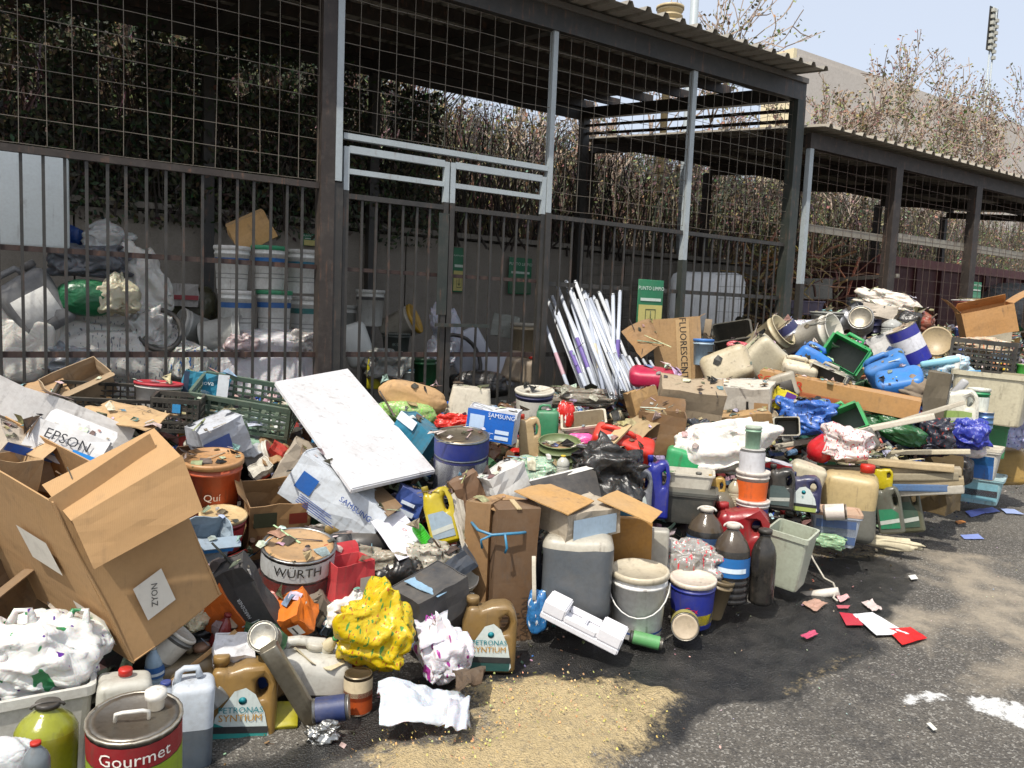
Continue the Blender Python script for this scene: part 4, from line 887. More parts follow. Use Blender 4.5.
# ---- foreground left
def pbox(name,C,Rr,L,U,label,cat,c=CB,flaps=(),labels=()):
    """carton from its lowest corner and the three edges that leave it"""
    c0=P(*C); er=P(*Rr)-c0; el=P(*L)-c0; eu=P(*U)-c0; r=empty(name,c0); q=MB(); m=M(c,'card',.2)
    def face(o,a,b,inw):
        k=9; vs=[]; t_=inw.normalized()*.006
        for i in range(k+1):
            for j in range(k+1):
                p=o+a*i/k+b*j/k; vs.append(p+inw.normalized()*(mnoise.noise(p*3+Vector((3,1,2)))*.012+.006))
        q.add(vs,[(i*(k+1)+j,(i+1)*(k+1)+j,(i+1)*(k+1)+j+1,i*(k+1)+j+1) for i in range(k) for j in range(k)])
    Z=Vector()
    face(Z,er,eu,el); face(Z,el,eu*.98,er); face(el,er,eu*.5,-el); face(er,el,eu*.55,-er); face(Z,er,el,eu)
    me=q.mesh('body',m); solid(me,.005); link('body',me,r)
    for (o,a,b) in flaps:
        o=P(*o)-c0;a=P(*a)-c0;b_=[P(*x)-c0 for x in b]; vs,fs=crumple_grid([o,a,b_[0],b_[1]],8,.015,rnd.random()*9)
        q=MB(); q.add(vs,fs); me=q.mesh('flap',M(c,'card',.12)); solid(me,.006); link('flap',me,r)
    nn=er.cross(eu).normalized()
    if nn.dot(c0-CAM)>0: nn=-nn
    nl=el.cross(eu).normalized()
    if nl.dot(c0-CAM)>0: nl=-nl
    for (f,u,v,su,sv,tx) in labels:
        a,n_=(er,nn) if f=='r' else (el,nl)
        o=a*u+eu*v+n_*.012; q=MB(); q.add([o,o+a*su,o+a*su+eu*sv,o+eu*sv],[(0,1,2,3)]); lo=q.build('shipping_label',M('#d9d4c8','print',.1),r)
        if tx:
            ex=a.normalized(); ey=(eu-ex*eu.dot(ex)).normalized(); ct=o+a*su/2+eu*sv/2+n_*.003; M4=Matrix(((ex.x,ey.x,n_.x,ct.x),(ex.y,ey.y,n_.y,ct.y),(ex.z,ey.z,n_.z,ct.z),(0,0,0,1))); txt(tx,.03,lo,M('#333333','print',.1),0,0,M4=M4,rot=R(60))
    tag(r,label,cat); LM.append((c0,name,c)); return r
pbox('cardboard_box',(133,664,2.78),(222,594,2.95),(-40,548,3.2),(50,500,2.55),'huge tan cardboard box tilted over in the left foreground with its top flaps hanging out','cardboard box',
  flaps=[((72,520,2.545),(182,455,2.69),((203,510,2.705),(94,569,2.565))),((71,521,2.548),(181,456,2.692),((154,428,2.83),(42,485,2.67)))],
  labels=[('r',.28,.16,.3,.2,'ZYON'),('l',.16,.45,.16,.2,None),('l',.02,.12,.16,.16,None),('r',.5,.62,.25,.2,None)])
put(carton,'cardboard_box',12,600,62,62,'small tan cardboard box under the left side of the huge box','cardboard box',tilt=-28,pitch=15,yaw=20,c=CBD,t=3.0,flaps={'f':70})
put(carton,'cardboard_box',-2,500,50,90,'tan cardboard box cut off by the left edge of the photo, above the white bag','cardboard box',tilt=12,yaw=30,c=CB2,flaps={'r':40},t=3.0)
put(carton,'long_carton',46,418,150,34,'long white printer carton lying on top at the left edge','carton',tilt=24,pitch=-18,yaw=12,d=60,c='#e8e4de',t=3.5)
put(carton,'printer_carton',68,447,70,34,'white product carton with a blue print square, lying on the long white carton','carton',tilt=27,pitch=-12,yaw=-12,d=40,c='#d6d6d6',words='EPSON',wc='#20242c',wsz=.2,wz=.62,patches=[(.12,.44,.08,.45,'#1f86d6'),(-.15,.0,.1,.3,'#5a9ad8')],t=3.25,flaps={'b':30})
put(carton,'carton',22,456,60,44,'crumpled carton with a blue top edge behind the huge cardboard box','carton',tilt=30,pitch=15,yaw=20,c='#b9aea0',patches=[(-.5,.5,.8,1,'#2a62c4'),(-.35,.1,.2,.4,'#8a8478')],t=3.2)
sheet('cardboard_sheet',[(78,412,3.7),(110,402,3.9),(178,412,3.8),(146,430,3.5)],'torn ragged light cardboard piece lying behind the huge box','cardboard',CB2,amp=.08,curl=.2)
sheet('cardboard_sheet',[(20,388,4.4),(60,374,4.5),(75,398,4.2),(38,410,4.1)],'upright tan cardboard flap against the bars at the far left','cardboard',CB,amp=.05)
put(carton,'cardboard_box',78,385,56,24,'flat opened grey-tan cardboard box leaning on the fence at the left','cardboard box',tilt=-18,pitch=30,yaw=15,c='#9a8468',t=4.4,flaps={'f':60})
put(crate,'plastic_crate',110,401,96,22,'long black slatted plastic crate behind the torn cardboard at the left','crate',tilt=2,pitch=12,yaw=-6,d=50,t=4.3,nx=14,nz=3)
put(crate,'plastic_crate',178,412,44,34,'black plastic crate with a blue and white tag','crate',tilt=3,pitch=5,yaw=-10,d=35,t=4.3,nx=8,tagc='#3f8fc4')
put(crate,'plastic_crate',246,405,96,34,'dusty green plastic crate lying left of the white board','crate',tilt=5,pitch=18,yaw=-12,d=55,c='#4f6457',t=4.6,nx=10,nz=4)
put(bucket,'paint_bucket',158,395,44,26,'white tub with a bright red lid by the black crates','bucket',c='#d9d6cf',lid='#b3263a',handle=False,t=4.5,tilt=4)
put(carton,'carton',206,384,42,24,'teal and white carton standing against the bars','carton',tilt=6,c='#1f7f9c',patches=[(.25,.5,0,1,'#d8dde0'),(-.5,-.38,0,1,'#12324e')],words='inova',wc='#dfe8ea',wsz=.16,t=4.7,d=20)
# left bottom
put(tub,'waste_bin',38,722,96,104,'big white tub full of rubbish under the white carrier bag','tub',c='#d3d2cb',d=90,t=2.62,pitch=3,bands=[])
put(bag,'carrier_bag',40,655,116,78,'white supermarket carrier bag with green leaf print, slumped on the white tub','bag',c='#dededa',print_=['#2e7a4a','#5a2a86'],handles=True,t=2.6,tilt=14,psc=.3,seed=4,amp=.26,d=80,knot=False,sq=.9)
put(pet,'oil_bottle',46,742,58,84,'round PET bottle of greenish yellow oil with a black cap','bottle',c='#8a8f2a',liq='#7a7a14',cap='#1a1a1a',ribs=False,t=2.35,ring='#1a1a1a',tilt=3)
put(pet,'bottle',36,768,26,56,'small grey bottle with a red cap at the bottom edge','bottle',c='#6a7276',cap='#b32a22',t=2.1,ribs=False)
put(bag,'plastic_bag',2,762,50,40,'pale crumpled plastic in the bottom left corner','bag',c='#cfd2d2',knot=False,t=2.15)
put(tin,'oil_tin',135,757,88,92,'round dark red and green olive oil tin with a white handle on its dusty lid','tin',c='#c9c3b4',lid='#8a857c',t=2.35,pitch=6,bands=[(.66,.93,'#8c1420'),(.03,.65,'#8aa02a')],words='Gourmet',wc='#f2efe6',wz=.79,handle='#e6e4dc')
put(jerry,'jerrycan',124,700,50,68,'translucent white jerrycan with a red cap behind the olive oil tin','jerrycan',c='#bdbcb2',cap='#b3221c',t=2.62,capx=0,handle=False,tilt=3)
put(jerry,'jerrycan',192,715,40,104,'white jerrycan half full of dark liquid, right of the olive oil tin','jerrycan',c='#c3ccd6',liq='#4a5560',lv=.5,cap=None,neck=False,t=2.75,tilt=2,d=38)
put(pet,'bottle',166,708,26,56,'small white bottle with a blue cap between two jerrycans','bottle',c='#aab4c2',cap='#1a3f96',ribs=False,t=2.78)
put(jug,'oil_jug',243,697,66,86,'gold motor oil jug with a teal label standing at the front left','oil jug',c='#8a6c3a',words=('PETRONAS','SYNTIUM'),t=2.95,tilt=2,yaw=-6,d=30)
put(jug,'oil_jug',489,633,54,74,'gold motor oil jug with a teal label leaning on the tied cartons','oil jug',c='#7d6338',words=('PETRONAS','SYNTIUM'),t=3.5,tilt=1,yaw=4,d=24,panel2='#1d4a46')
put(jerry,'jerrycan',184,672,62,50,'grimy brown-grey jerrycan half buried under the huge cardboard box','jerrycan',c='#6a5d44',cap='#8a6a54',t=3.0,tilt=-6)
put(jug,'oil_jug',158,640,40,60,'black oil jug in the shade under the huge cardboard box','oil jug',c='#1d1e20',panel=None,t=3.1,tilt=20,pitch=10)
put(bag,'rubbish_bag',196,640,50,56,'black rubbish bag in the shade right of the huge box','bag',c='#15161a',t=3.2,knot=False)
put(pet,'bottle',219,640,18,56,'dark red bottle leaning beside the white socket box','bottle',c='#7a141c',cap='#7a141c',ribs=False,t=3.1,tilt=18)
put(carton,'carton',234,652,38,26,'small white box with socket pictures on its lid','box',tilt=8,pitch=35,c='#d3d3d6',t=3.0,d=26,patches=[(-.25,-.18,.3,.5,'#222222'),(.05,.12,.3,.5,'#222222')])
put(carton,'carton',222,618,34,72,'bright orange carton side leaning against the huge box','carton',tilt=-30,pitch=10,yaw=-20,c='#e06c12',t=3.15,d=8,patches=[(-.2,.2,.0,.2,'#e8e4dc')])
put(carton,'carton',246,598,38,86,'long dark grey carton with thin white lettering leaning over the orange one','carton',tilt=-27,pitch=10,yaw=-10,c='#2c2e32',t=3.2,d=30,words='HARDENER',wc='#cfd2d4',wsz=.13,wz=.5,wrot=90)
put(stick,'exhaust_pipe',292,686,17,104,'bent grey metal duct with foil tape hanging to the ground','duct',tilt=-27,pitch=8,c='#8f8a7c',kind='metal',t=2.95,d=14)
put(tin,'round_fitting',265,638,30,22,'round chrome fitting on top of the metal duct','fitting',pitch=55,tilt=-20,c='#8a8a84',lid='#9a988e',t=2.95)
put(bag,'foil_scrap',322,733,30,20,'crumpled foil end of the metal duct on the asphalt','foil',kind='foil',c='#a8a8a4',knot=False,t=2.9,amp=.5)
put(carton,'carton',296,614,28,30,'small orange carton with a white barcode label','carton',tilt=-36,pitch=18,yaw=-25,c='#d9700f',t=3.3,d=34,patches=[(-.1,.35,.2,.65,'#d9d9d9'),(.05,.12,.27,.6,'#222222')])
put(carton,'carton',315,606,26,24,'brown blister carton next to the small orange carton','carton',tilt=-30,pitch=10,c='#6f675c',t=3.45,d=20)
put(tin,'paint_drum',297,574,72,66,'large silver and red drum with a tan lid and a lettered rim','drum',c='#9fa2a3',lid='#b99468',bands=[(.02,.62,'#a82a1e'),(.34,.62,'#6e7072'),(.66,.94,'#c3c6c6')],words='WÜRTH',wc='#1a1a1a',wz=.82,t=3.55,pitch=12,tilt=3)
put(bag,'plastic_bag',275,600,30,26,'pink plastic scrap in front of the silver and red drum','scrap',c='#d9968e',knot=False,t=3.45)
put(jerry,'jerrycan',311,672,80,66,'white jerrycan lying on its side with dark oil inside','jerrycan',c='#c9c8c0',liq='#23262a',lv=.45,t=3.25,tilt=10,cap='#bcb9ae',capx=0)
put(tin,'tin_can',331,709,24,36,'dented blue and silver can lying on the asphalt','can',tilt=84,pitch=4,yaw=20,c='#a8a8a6',band='#26345e',t=2.98)
put(tin,'tin_can',358,692,27,40,'food tin with an orange and red label standing near the foil sheet','can',c='#b5a890',lid='#8a7a64',bands=[(.08,.5,'#b34e22'),(.5,.92,'#d8c8a8'),(.4,.62,'#8c2a1c')],t=3.12)
put(stick,'yellow_scrap',282,716,30,28,'flat yellow plastic scrap beside the gold jug','scrap',c='#a8a01e',kind='plastic',t=3.0,d=6,pitch=-60)
put(carton,'carton',347,597,42,78,'pinkish red folding carton standing behind the yellow bag','carton',tilt=2,yaw=32,c='#c23c44',d=26,t=3.55,patches=[(.1,.4,.4,.8,'#b8aea0')],words='GU|FELG',wc='#e8dcd8',wsz=.2,wz=.4,flaps={'b':20})
put(bag,'rubbish_bag',398,577,54,46,'small black bag with a yellow mark above the yellow bag','bag',c='#101012',t=3.75,knot=False)
put(bag,'carrier_bag',376,632,76,70,'crumpled yellow carrier bag with green and red print','bag',c='#cdb112',print_=['#4a8a3c','#b0602a'],t=3.2,tilt=16,seed=21,amp=.4,knot=True,d=50)
put(bag,'carrier_bag',445,655,46,56,'knotted white carrier bag with magenta print next to the yellow one','bag',c='#dedbe0',print_=['#a03a8a'],psc=.35,t=3.3,tilt=-14,seed=33,amp=.4)
sheet('carrier_bag_piece',[(414,620,3.35),(448,612,3.4),(446,640,3.25),(420,648,3.2)],'white and magenta top of the knotted carrier bag spread to the left','bag','#d8d0d8','bag',.003,.12,words='Aki',wc='#8f2a86',tsz=.05)
put(carton,'carton',432,602,60,48,'dark grey box with a blue top between the yellow bag and the tied cartons','box',tilt=-8,pitch=14,yaw=38,c='#34363a',d=48,t=3.5)
sheet('printed_cover',[(404,582,3.45),(430,571,3.6),(461,585,3.5),(438,598,3.35)],'blue and white printed sheet on the dark grey box','sheet','#8fb2cc','print',.003,.04)
sheet('mylar_sheet',[(376,690,3.0),(462,688,3.15),(470,727,2.95),(380,722,2.85)],'shiny crumpled silver foil blanket on the ground','foil blanket','#c9cbd2','bag',.004,.24,n=20)
sheet('foil_scrap',[(448,700,2.95),(470,697,3.0),(466,731,2.85),(444,730,2.8)],'torn silver corner at the right end of the foil blanket','foil','#c2c4cc','bag',.003,.2,n=10)
sheet('brown_rag',[(452,672,3.2),(485,668,3.3),(482,684,3.1),(458,690,3.05)],'oily brown rag between the white bag and the sawdust','rag','#4a3826','card',.01,.2)
# second row left
put(bucket,'tub',212,486,58,62,'orange tub with a torn tan lid beside the huge cardboard box','tub',c='#c25a3a',lid='#b88a5c',words='Quí',wc='#e8d8c8',handle=False,t=3.9,taper=.8,pitch=8)
put(bucket,'tub',222,530,44,36,'dark red tub with a cream lid under the orange one','tub',c='#8c1f2a',lid='#cdb488',band='#9c2a34',handle=False,t=3.75,tilt=4,pitch=10)
put(carton,'carton',205,540,44,34,'torn box with a bright blue top next to the dark red tub','box',tilt=20,pitch=25,yaw=30,c='#8fa0ae',patches=[(-.5,.5,.5,1,'#1c8ae0')],t=3.4,flaps={'f':80})
put(carton,'cardboard_box',274,520,58,66,'open brown bread carton with printed lettering above the silver drum','cardboard box',c='#94714a',flaps={'l0.7':28,'r0.7':-12},tilt=2,pitch=16,yaw=10,d=54,t=4.0,words='BOCATAS|BOCADITOS|BOCADINES',wc='#6a2a1c',wsz=.11,wz=.5,wx=-.12,patches=[(-.42,-.05,.66,.9,'#3a3c2a'),(.15,.45,.68,.86,'#7a2a1e'),(.28,.4,.15,.3,'#3a2a20')])
put(carton,'carton',218,437,46,36,'blue printed carton left of the crumpled magazines','carton',tilt=-16,pitch=14,yaw=24,c='#b5bac2',patches=[(-.5,.1,0,.7,'#3a4f8a')],t=4.2)
for i,(x,y,c_,lb) in enumerate([(248,428,'#c3d2cc','pale magazine with green print on top of the crumpled paper'),(262,440,'#8ab09a','crumpled green and white leaflet over the open bread carton'),(240,448,'#a8adb2','crumpled grey magazine beside the blue printed carton'),(280,455,'#9c7a54','torn brown paper in front of the crumpled leaflets'),(268,424,'#dfe2e2','white crumpled leaflet nearest to the green crate')]):
    sheet('magazine',[(x-24,y-9),(x+18,y-14),(x+24,y+10),(x-18,y+13)],lb,'paper',c_,'print',.006,.22,n=12,dirt=.6,lift=.34)
def whiteboard():
    cs=[P(*p) for p in((275,381,4.55),(348,368,5.1),(436,470,4.35),(352,489,3.75))]; ctr=sum(cs,Vector())/4; n=(cs[1]-cs[0]).cross(cs[3]-cs[0]).normalized()
    if n.z<0:n=-n
    vs=[c-ctr for c in cs]; bm=bmesh.new(); a=[bm.verts.new(v) for v in vs]; b=[bm.verts.new(v-n*.03) for v in vs]
    bm.faces.new(a); bm.faces.new(b[::-1])
    for i in range(4): bm.faces.new((a[i],b[i],b[(i+1)%4],a[(i+1)%4]))
    bmesh.ops.recalc_face_normals(bm,faces=bm.faces[:]); bmesh.ops.bevel(bm,geom=bm.edges[:],offset=.006,segments=2,affect='EDGES')
    me=bpy.data.meshes.new('white_board'); bm.to_mesh(me); bm.free(); me.materials.append(M('#d6d6d8','plastic',.22,.4)); o=link('white_board',me); o.location=ctr
    tag(o,'large clean white board lying across the middle of the heap','board')
whiteboard()
put(carton,'printer_carton',338,498,100,46,'long white and blue printer carton sticking out under the white board','carton',tilt=33,pitch=8,yaw=-12,c='#ccd3da',d=46,words='SAMSUNG',wc='#1d4a9c',wsz=.08,wz=.72,wx=.22,patches=[(-.4,-.22,.35,.75,'#2a5fa8')],t=4.0)
put(carton,'carton',300,470,40,50,'crushed white carton under the left corner of the white board','carton',tilt=30,pitch=10,c='#b3a898',t=4.3)
sheet('cardboard_sheet',[(358,486,4.1),(378,484,4.2),(402,507,4.0),(388,517,3.85)],'narrow brown cardboard strip under the right end of the white board','cardboard',CBD,amp=.02)
put(jerry,'jerrycan',350,519,54,27,'tan dirty jerrycan lying under the white printer carton','jerrycan',tilt=-3,pitch=30,c='#8f7748',cap='#6a5a38',capx=-.2,t=4.0)
put(stick,'rubber_hose',362,545,26,62,'short thick black corrugated rubber hose','hose',tilt=86,c='#20242c',kind='plastic',round_=True,t=3.9)
put(stick,'rubber_hose',344,555,22,44,'stub of black hose standing left of the white envelope','hose',tilt=-10,c='#26282c',kind='plastic',round_=True,t=3.75)
sheet('envelope',[(371,522,3.85),(402,511,4.05),(431,551,3.9),(399,561,3.65)],'clean white envelope with a small red stamp lying on the heap','envelope','#e3e1ea','print',.004,.025,words='o',wc='#c23a22',tsz=.05,dirt=.05)
put(jug,'oil_bottle',441,514,30,60,'yellow cleaning bottle with a silver label lying slanted','bottle',tilt=-16,pitch=-12,c='#b8a51c',cap='#8a7a18',panel='#8fa0ae',panel2='#7c94a8',t=4.0,d=26)
put(carton,'carton',407,506,28,34,'small blue carton with white print under the yellow cleaning bottle','carton',tilt=24,c='#27468c',t=4.15,patches=[(-.3,.3,.3,.45,'#cfd8e6'),(-.3,.2,.6,.7,'#cfd8e6')])
put(pet,'bottle',420,532,12,26,'small bottle with a bright green top beside the white envelope','bottle',tilt=-35,c='#36b82a',cap='#2fd024',t=3.85)
put(carton,'carton',468,492,30,34,'dark brown torn carton between the blue drum and the tied cartons','carton',tilt=-25,c='#6a4c34',t=4.1,yaw=20)
sheet('laminate_sheet',[(449,497,4.0),(460,488,4.1),(468,540,3.9),(464,556,3.8)],'narrow dusty white strip leaning on the tied cartons','strip','#b9b3a6','plastic',.01,.03)
put(bag,'plastic_bag',428,560,50,34,'dirty white plastic film below the white envelope','film',c='#a8a294',knot=False,t=3.8,amp=.5,print_=['#5a5448'])
put(carton,'tray',454,566,40,22,'dark blue grey plastic tray tipped beside the tied cartons','tray',tilt=-38,c='#3a4452',t=3.8,flaps={})
put(bag,'rag',330,540,40,30,'grey crumpled cloth behind the black hoses','cloth',c='#6e6a62',knot=False,t=3.95,amp=.5)
put(bag,'plastic_bag',365,560,60,26,'grey brown plastic film above the red folding carton','film',c='#8f8878',knot=False,t=3.7,amp=.5)
# middle back row, left of tubes
put(bag,'sack',413,398,66,30,'rounded tan paper sack behind the white board','sack',tilt=14,c='#b89468',kind='card',knot=False,amp=.14,t=5.0,d=30)
put(bag,'carrier_bag',409,414,54,24,'clear bag with bright green print under the tan sack','bag',tilt=10,c='#8fae6a',knot=False,t=4.9,print_=['#7ad04a','#c9b08a'])
put(carton,'carton',412,442,42,48,'teal and blue box against the right edge of the white board','box',tilt=30,yaw=-25,pitch=8,c='#1f7490',patches=[(-.5,.0,.8,1,'#cfd8e0')],t=4.7)
put(tin,'paint_drum',461,463,54,60,'tall drum with a dark blue top band and a white label','drum',c='#8f9498',lid='#a89a82',bands=[(.7,.97,'#20307a'),(.04,.66,'#272f66'),(.08,.62,'#c8cacc')],t=4.45,pitch=10)
put(bag,'plastic_bag',454,423,34,18,'red and white plastic bag on the blue drum','bag',c='#c8322a',knot=False,t=4.75,amp=.4)
put(tub,'tub',470,401,46,28,'upturned white tub near the blue printer box','tub',tilt=184,c='#cfc8b6',t=5.2)
put(carton,'printer_box',493,424,50,32,'bright blue and white printer toner box on the heap','box',tilt=5,yaw=-14,pitch=3,c='#c9ccd2',d=22,t=4.7,c2='#1660b8',patches=[(-.42,-.12,.25,.8,'#b8cde6'),(.12,.4,.3,.42,'#c9d8ea'),(.12,.4,.12,.24,'#c9d8ea')],words='SAMSUNG',wc='#e8eef6',wsz=.12,wz=.85,wx=.22)
put(bucket,'paint_bucket',534,405,38,32,'white lidded bucket with a dark blue lower band near the fence','bucket',c='#3a3f6a',lid='#d3cebf',band='#d9d5c9',handle=False,t=5.4,pitch=8)
put(jug,'oil_bottle',530,437,22,46,'cream bottle with a red cap standing right of the blue toner box','bottle',c='#b8a07a',cap='#c22a1e',panel=None,t=4.8,tilt=-4)
put(jerry,'jerrycan',547,425,22,42,'green jerrycan behind the cream bottle','jerrycan',c='#2f8058',cap=None,t=5.0)
put(bag,'packing_wedge',566,415,18,28,'red and white wrapper between the green jerrycan and the white bowl','wrapper',c='#c83230',knot=False,t=5.1,print_=['#e8e4e0'])
put(tin,'paint_tin',559,452,42,24,'open green tin crusted with tan paint','tin',c='#6a7a4e',open_='#9c8058',t=4.7,pitch=12,kind='plastic')
put(tub,'basin',585,430,44,26,'dirty white washing bowl behind the red jerrycan','basin',c='#cfc6b2',inside='#9a8c74',tilt=-10,pitch=20,t=5.0)
put(bag,'plastic_bag',581,440,26,14,'bright pink bag beneath the washing bowl','bag',c='#d860a0',knot=False,t=4.85)
put(jerry,'jerrycan',622,445,62,34,'bright red plastic jerrycan lying flat with a white label','jerrycan',tilt=16,pitch=24,c='#d42a1e',cap='#b5221a',panel='#c8bca8',t=4.8,handle=True,neck=False,d=30)
sheet('cardboard_strip',[(594,452,4.6),(602,456,4.55),(632,425,4.75),(622,422,4.8)],'bent tan wooden slat crossing the red jerrycan','slat','#b8a078','wood',.012,.01)
sheet('cardboard_sheet',[(622,424,4.85),(664,403,5.1),(672,416,5.0),(640,438,4.75)],'curled tan cardboard sheet above the red jerrycan','cardboard','#a08a66',amp=.06,curl=.5)
put(carton,'carton',644,405,28,32,'small crushed brown box left of the big dusty carton','cardboard box',tilt=-18,yaw=25,c='#a08055',t=5.2)
put(carton,'carton',660,432,46,40,'brown carton opening seen under the curled cardboard sheet','cardboard box',c='#6e5234',t=5.0,flaps={'b':30},tilt=4)
put(carton,'cardboard_box',690,404,62,44,'dusty tan carton lying in front of the lettered lamp carton','cardboard box',tilt=8,pitch=20,yaw=10,c='#a3927a',t=5.3,d=36)
put(bag,'rubbish_bag',697,440,26,42,'shiny black bag with silver speckles right of the curled cardboard','bag',c='#2a3038',t=5.0,knot=False,amp=.4)
put(jerry,'jerrycan',684,461,36,34,'bright green plastic can left of the white sack','jerrycan',tilt=10,c='#1c9a5e',cap=None,neck=False,handle=False,t=4.85)
put(bag,'white_sack',722,449,92,56,'big bulging white woven sack on the heap','sack',tilt=-14,c='#e2dfd8',knot=False,amp=.3,t=4.85,seed=12,d=50)
put(tub,'tub',690,481,46,20,'flat white tray below the green can','tray',c='#cbc6b8',t=4.65)
put(tub,'battery_case',688,505,54,30,'dark grey battery case below the flat white tray','battery',c='#3a3c3a',lid='#4a4c48',t=4.55)
put(bag,'netting',532,474,56,30,'bundle of green and white netting','netting',c='#9ab09a',knot=False,amp=.5,t=4.35,print_=['#3f8a5a','#d6d6c6'])
put(pet,'bottle',563,466,13,22,'small bottle with a bright yellow cap in the netting','bottle',c='#b8b8ae',cap='#e6c51a',t=4.3)
put(carton,'foam_block',505,484,42,34,'white foam block standing on the tied cartons','foam',tilt=-22,pitch=8,yaw=30,c='#cfcfcc',t=4.1)
put(pet,'bottle',585,463,26,36,'dark bottle neck poking out of the black plastic','bottle',c='#3c3f40',cap='#2c2e30',t=4.45,neck=.3)
put(bag,'rubbish_bag',610,472,64,54,'torn shiny black rubbish bag behind the flapped carton','bag',c='#1a1b1d',knot=False,amp=.5,t=4.35)
sheet('laminate_sheet',[(529,482,4.0),(594,466,4.25),(601,498,4.15),(548,503,3.9)],'thin white laminate sheet with a dark underside behind the flapped carton','sheet','#28282a','plastic',.004,.01)
sheet('edge_strip',[(529,481,4.02),(594,465,4.26),(595,469,4.24),(531,486,4.0)],'bright white edge strip of the laminate sheet','strip','#dcdad4','plastic',.01,.0)
put(jug,'oil_jug',634,491,36,52,'grey motor oil jug with a pale label beside the deep blue one','oil jug',c='#70747c',words=('Sintea',None),panel='#5a90a8',t=4.4,d=18)
put(jug,'oil_jug',657,487,24,62,'deep blue oil jug right of the grey motor oil jug','oil jug',c='#1c2a8a',panel=None,t=4.45,d=20)
put(jug,'oil_jug',616,487,18,40,'dark green oil jug half hidden behind the grey one','oil jug',c='#2a5a44',panel='#3a8ac8',t=4.5,d=16)
# tied cartons
def tied():
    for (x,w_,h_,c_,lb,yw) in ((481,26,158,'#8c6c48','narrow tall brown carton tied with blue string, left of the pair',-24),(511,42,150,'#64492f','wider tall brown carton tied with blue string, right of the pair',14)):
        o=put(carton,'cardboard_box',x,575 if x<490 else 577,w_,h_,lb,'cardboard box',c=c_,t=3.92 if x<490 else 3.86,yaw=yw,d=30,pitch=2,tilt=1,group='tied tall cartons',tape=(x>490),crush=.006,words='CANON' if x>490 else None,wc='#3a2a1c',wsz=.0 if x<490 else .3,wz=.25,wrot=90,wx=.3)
    e=empty('blue_string',P(500,545,3.72)); c0=P(500,545,3.72); q=MB()
    pts=[P(468,518,3.9)-c0,P(478,530,3.72)-c0,P(492,535,3.70)-c0,P(506,534,3.70)-c0,P(520,533,3.72)-c0,P(534,531,3.85)-c0]
    q.tube(pts,.007,6); q.tube([P(492,535,3.70)-c0,P(481,540,3.68)-c0,P(482,548,3.7)-c0],.006,6); q.tube([P(505,534,3.69)-c0,P(507,548,3.69)-c0,P(505,553,3.7)-c0],.006,6); q.build('string',M('#2f7fa6'),e); tag(e,'knotted blue string tied around the tall brown cartons','string')
tied()
sheet('cardboard_flap',[(476,502,3.85),(503,494,4.0),(533,503,3.95),(500,514,3.75)],'tan folded top lying on the tied tall cartons','cardboard','#a8845a','card',.005,.03)
# flapped carton
put(carton,'cardboard_box',577,516,66,28,'white and blue appliance carton with two long tan flaps opened outwards','cardboard box',c='#b3a896',yaw=38,t=3.95,d=54,pitch=4,patches=[(-.4,.4,.1,.8,'#9fb4c6')])
sheet('carton_flap',[(514,492,3.85),(546,483,4.05),(594,502,3.9),(568,516,3.7)],'long tan flap on the left of the appliance carton','cardboard','#b8905c','card',.006,.015)
sheet('carton_flap',[(597,500,3.9),(617,491,4.05),(662,513,3.95),(651,524,3.8)],'long tan flap on the right of the appliance carton','cardboard','#bb9460','card',.006,.015)
put(jerry,'jerrycan',577,566,68,96,'large translucent drum nearly full of dark grey liquid with a red cap','jerrycan',c='#b3afa2',liq='#4c535a',lv=.86,cap='#8f1c1c',capx=-.15,t=3.9,d=58,handle=False)
put(jerry,'jerrycan',657,550,22,62,'pale translucent jerrycan behind the stained cardboard panel','jerrycan',c='#a8a69c',cap=None,neck=False,t=4.15,handle=False)
put(slab,'stained_panel',630,552,42,70,'oil stained yellow brown cardboard panel right of the large drum','cardboard',c='#a87a3c',kind='card',t=4.12,d=10,dirt=.5,tilt=-1,rr=0)
put(bag,'blue_bag',537,612,20,46,'blue and white bag squeezed between the cartons and the drum','bag',c='#3c78b0',t=3.8,print_=['#dfe6ea'],knot=True)
put(stick,'white_stick',534,578,4,44,'thin white plastic stick standing beside the tied cartons','stick',c='#cfc8b8',t=3.75,tilt=-3,d=4)
put(jug,'oil_jug',538,566,16,60,'dark blue bottle in the gap next to the large drum','bottle',c='#27304a',panel=None,t=4.0)
def foam():
    r=put(lambda r,w,h,d:None,'foam_tray',584,622,84,20,'white foam packing tray with two raised ends lying on the asphalt','foam tray',tilt=17,yaw=-12,pitch=8,t=3.66)
    m=M('#dcdce0','plastic',.08,.6); s=3.66/FPX; w,h=84*s,20*s; d=w*.34
    for nm,a in (('base',(-w/2,w/2,-d/2,d/2,0,h*.35)),('end_block',(-w/2,-w*.22,-d*.5,d*.5,h*.352,h)),('end_block',(w*.2,w/2,-d*.5,d*.5,h*.352,h)),('side_rib',(-w*.218,w*.198,-d*.5,-d*.34,h*.352,h*.7)),('side_rib',(-w*.218,w*.198,d*.34,d*.5,h*.352,h*.7)),('cross_rib',(-w*.04,w*.04,-d*.338,d*.338,h*.352,h*.6))):
        q=MB(); q.box(*a); me=q.mesh(nm,m); bm=bmesh.new(); bm.from_mesh(me); bmesh.ops.bevel(bm,geom=bm.edges[:],offset=.006,segments=2,affect='EDGES'); bm.to_mesh(me); bm.free(); link(nm,me,r)
foam()
put(bucket,'paint_bucket',638,600,56,66,'white lidded bucket with a hanging white handle and a small blue label','bucket',c='#e9e8e3',lid='#c9bfa8',t=3.9,pitch=3,bands=[(.1,.13,'#2a4a86')],taper=.88)
put(tin,'tin_can',646,640,12,33,'small green and silver tin lying beside the white bucket','can',tilt=98,c='#8a8a84',band='#5a9a60',t=3.78)
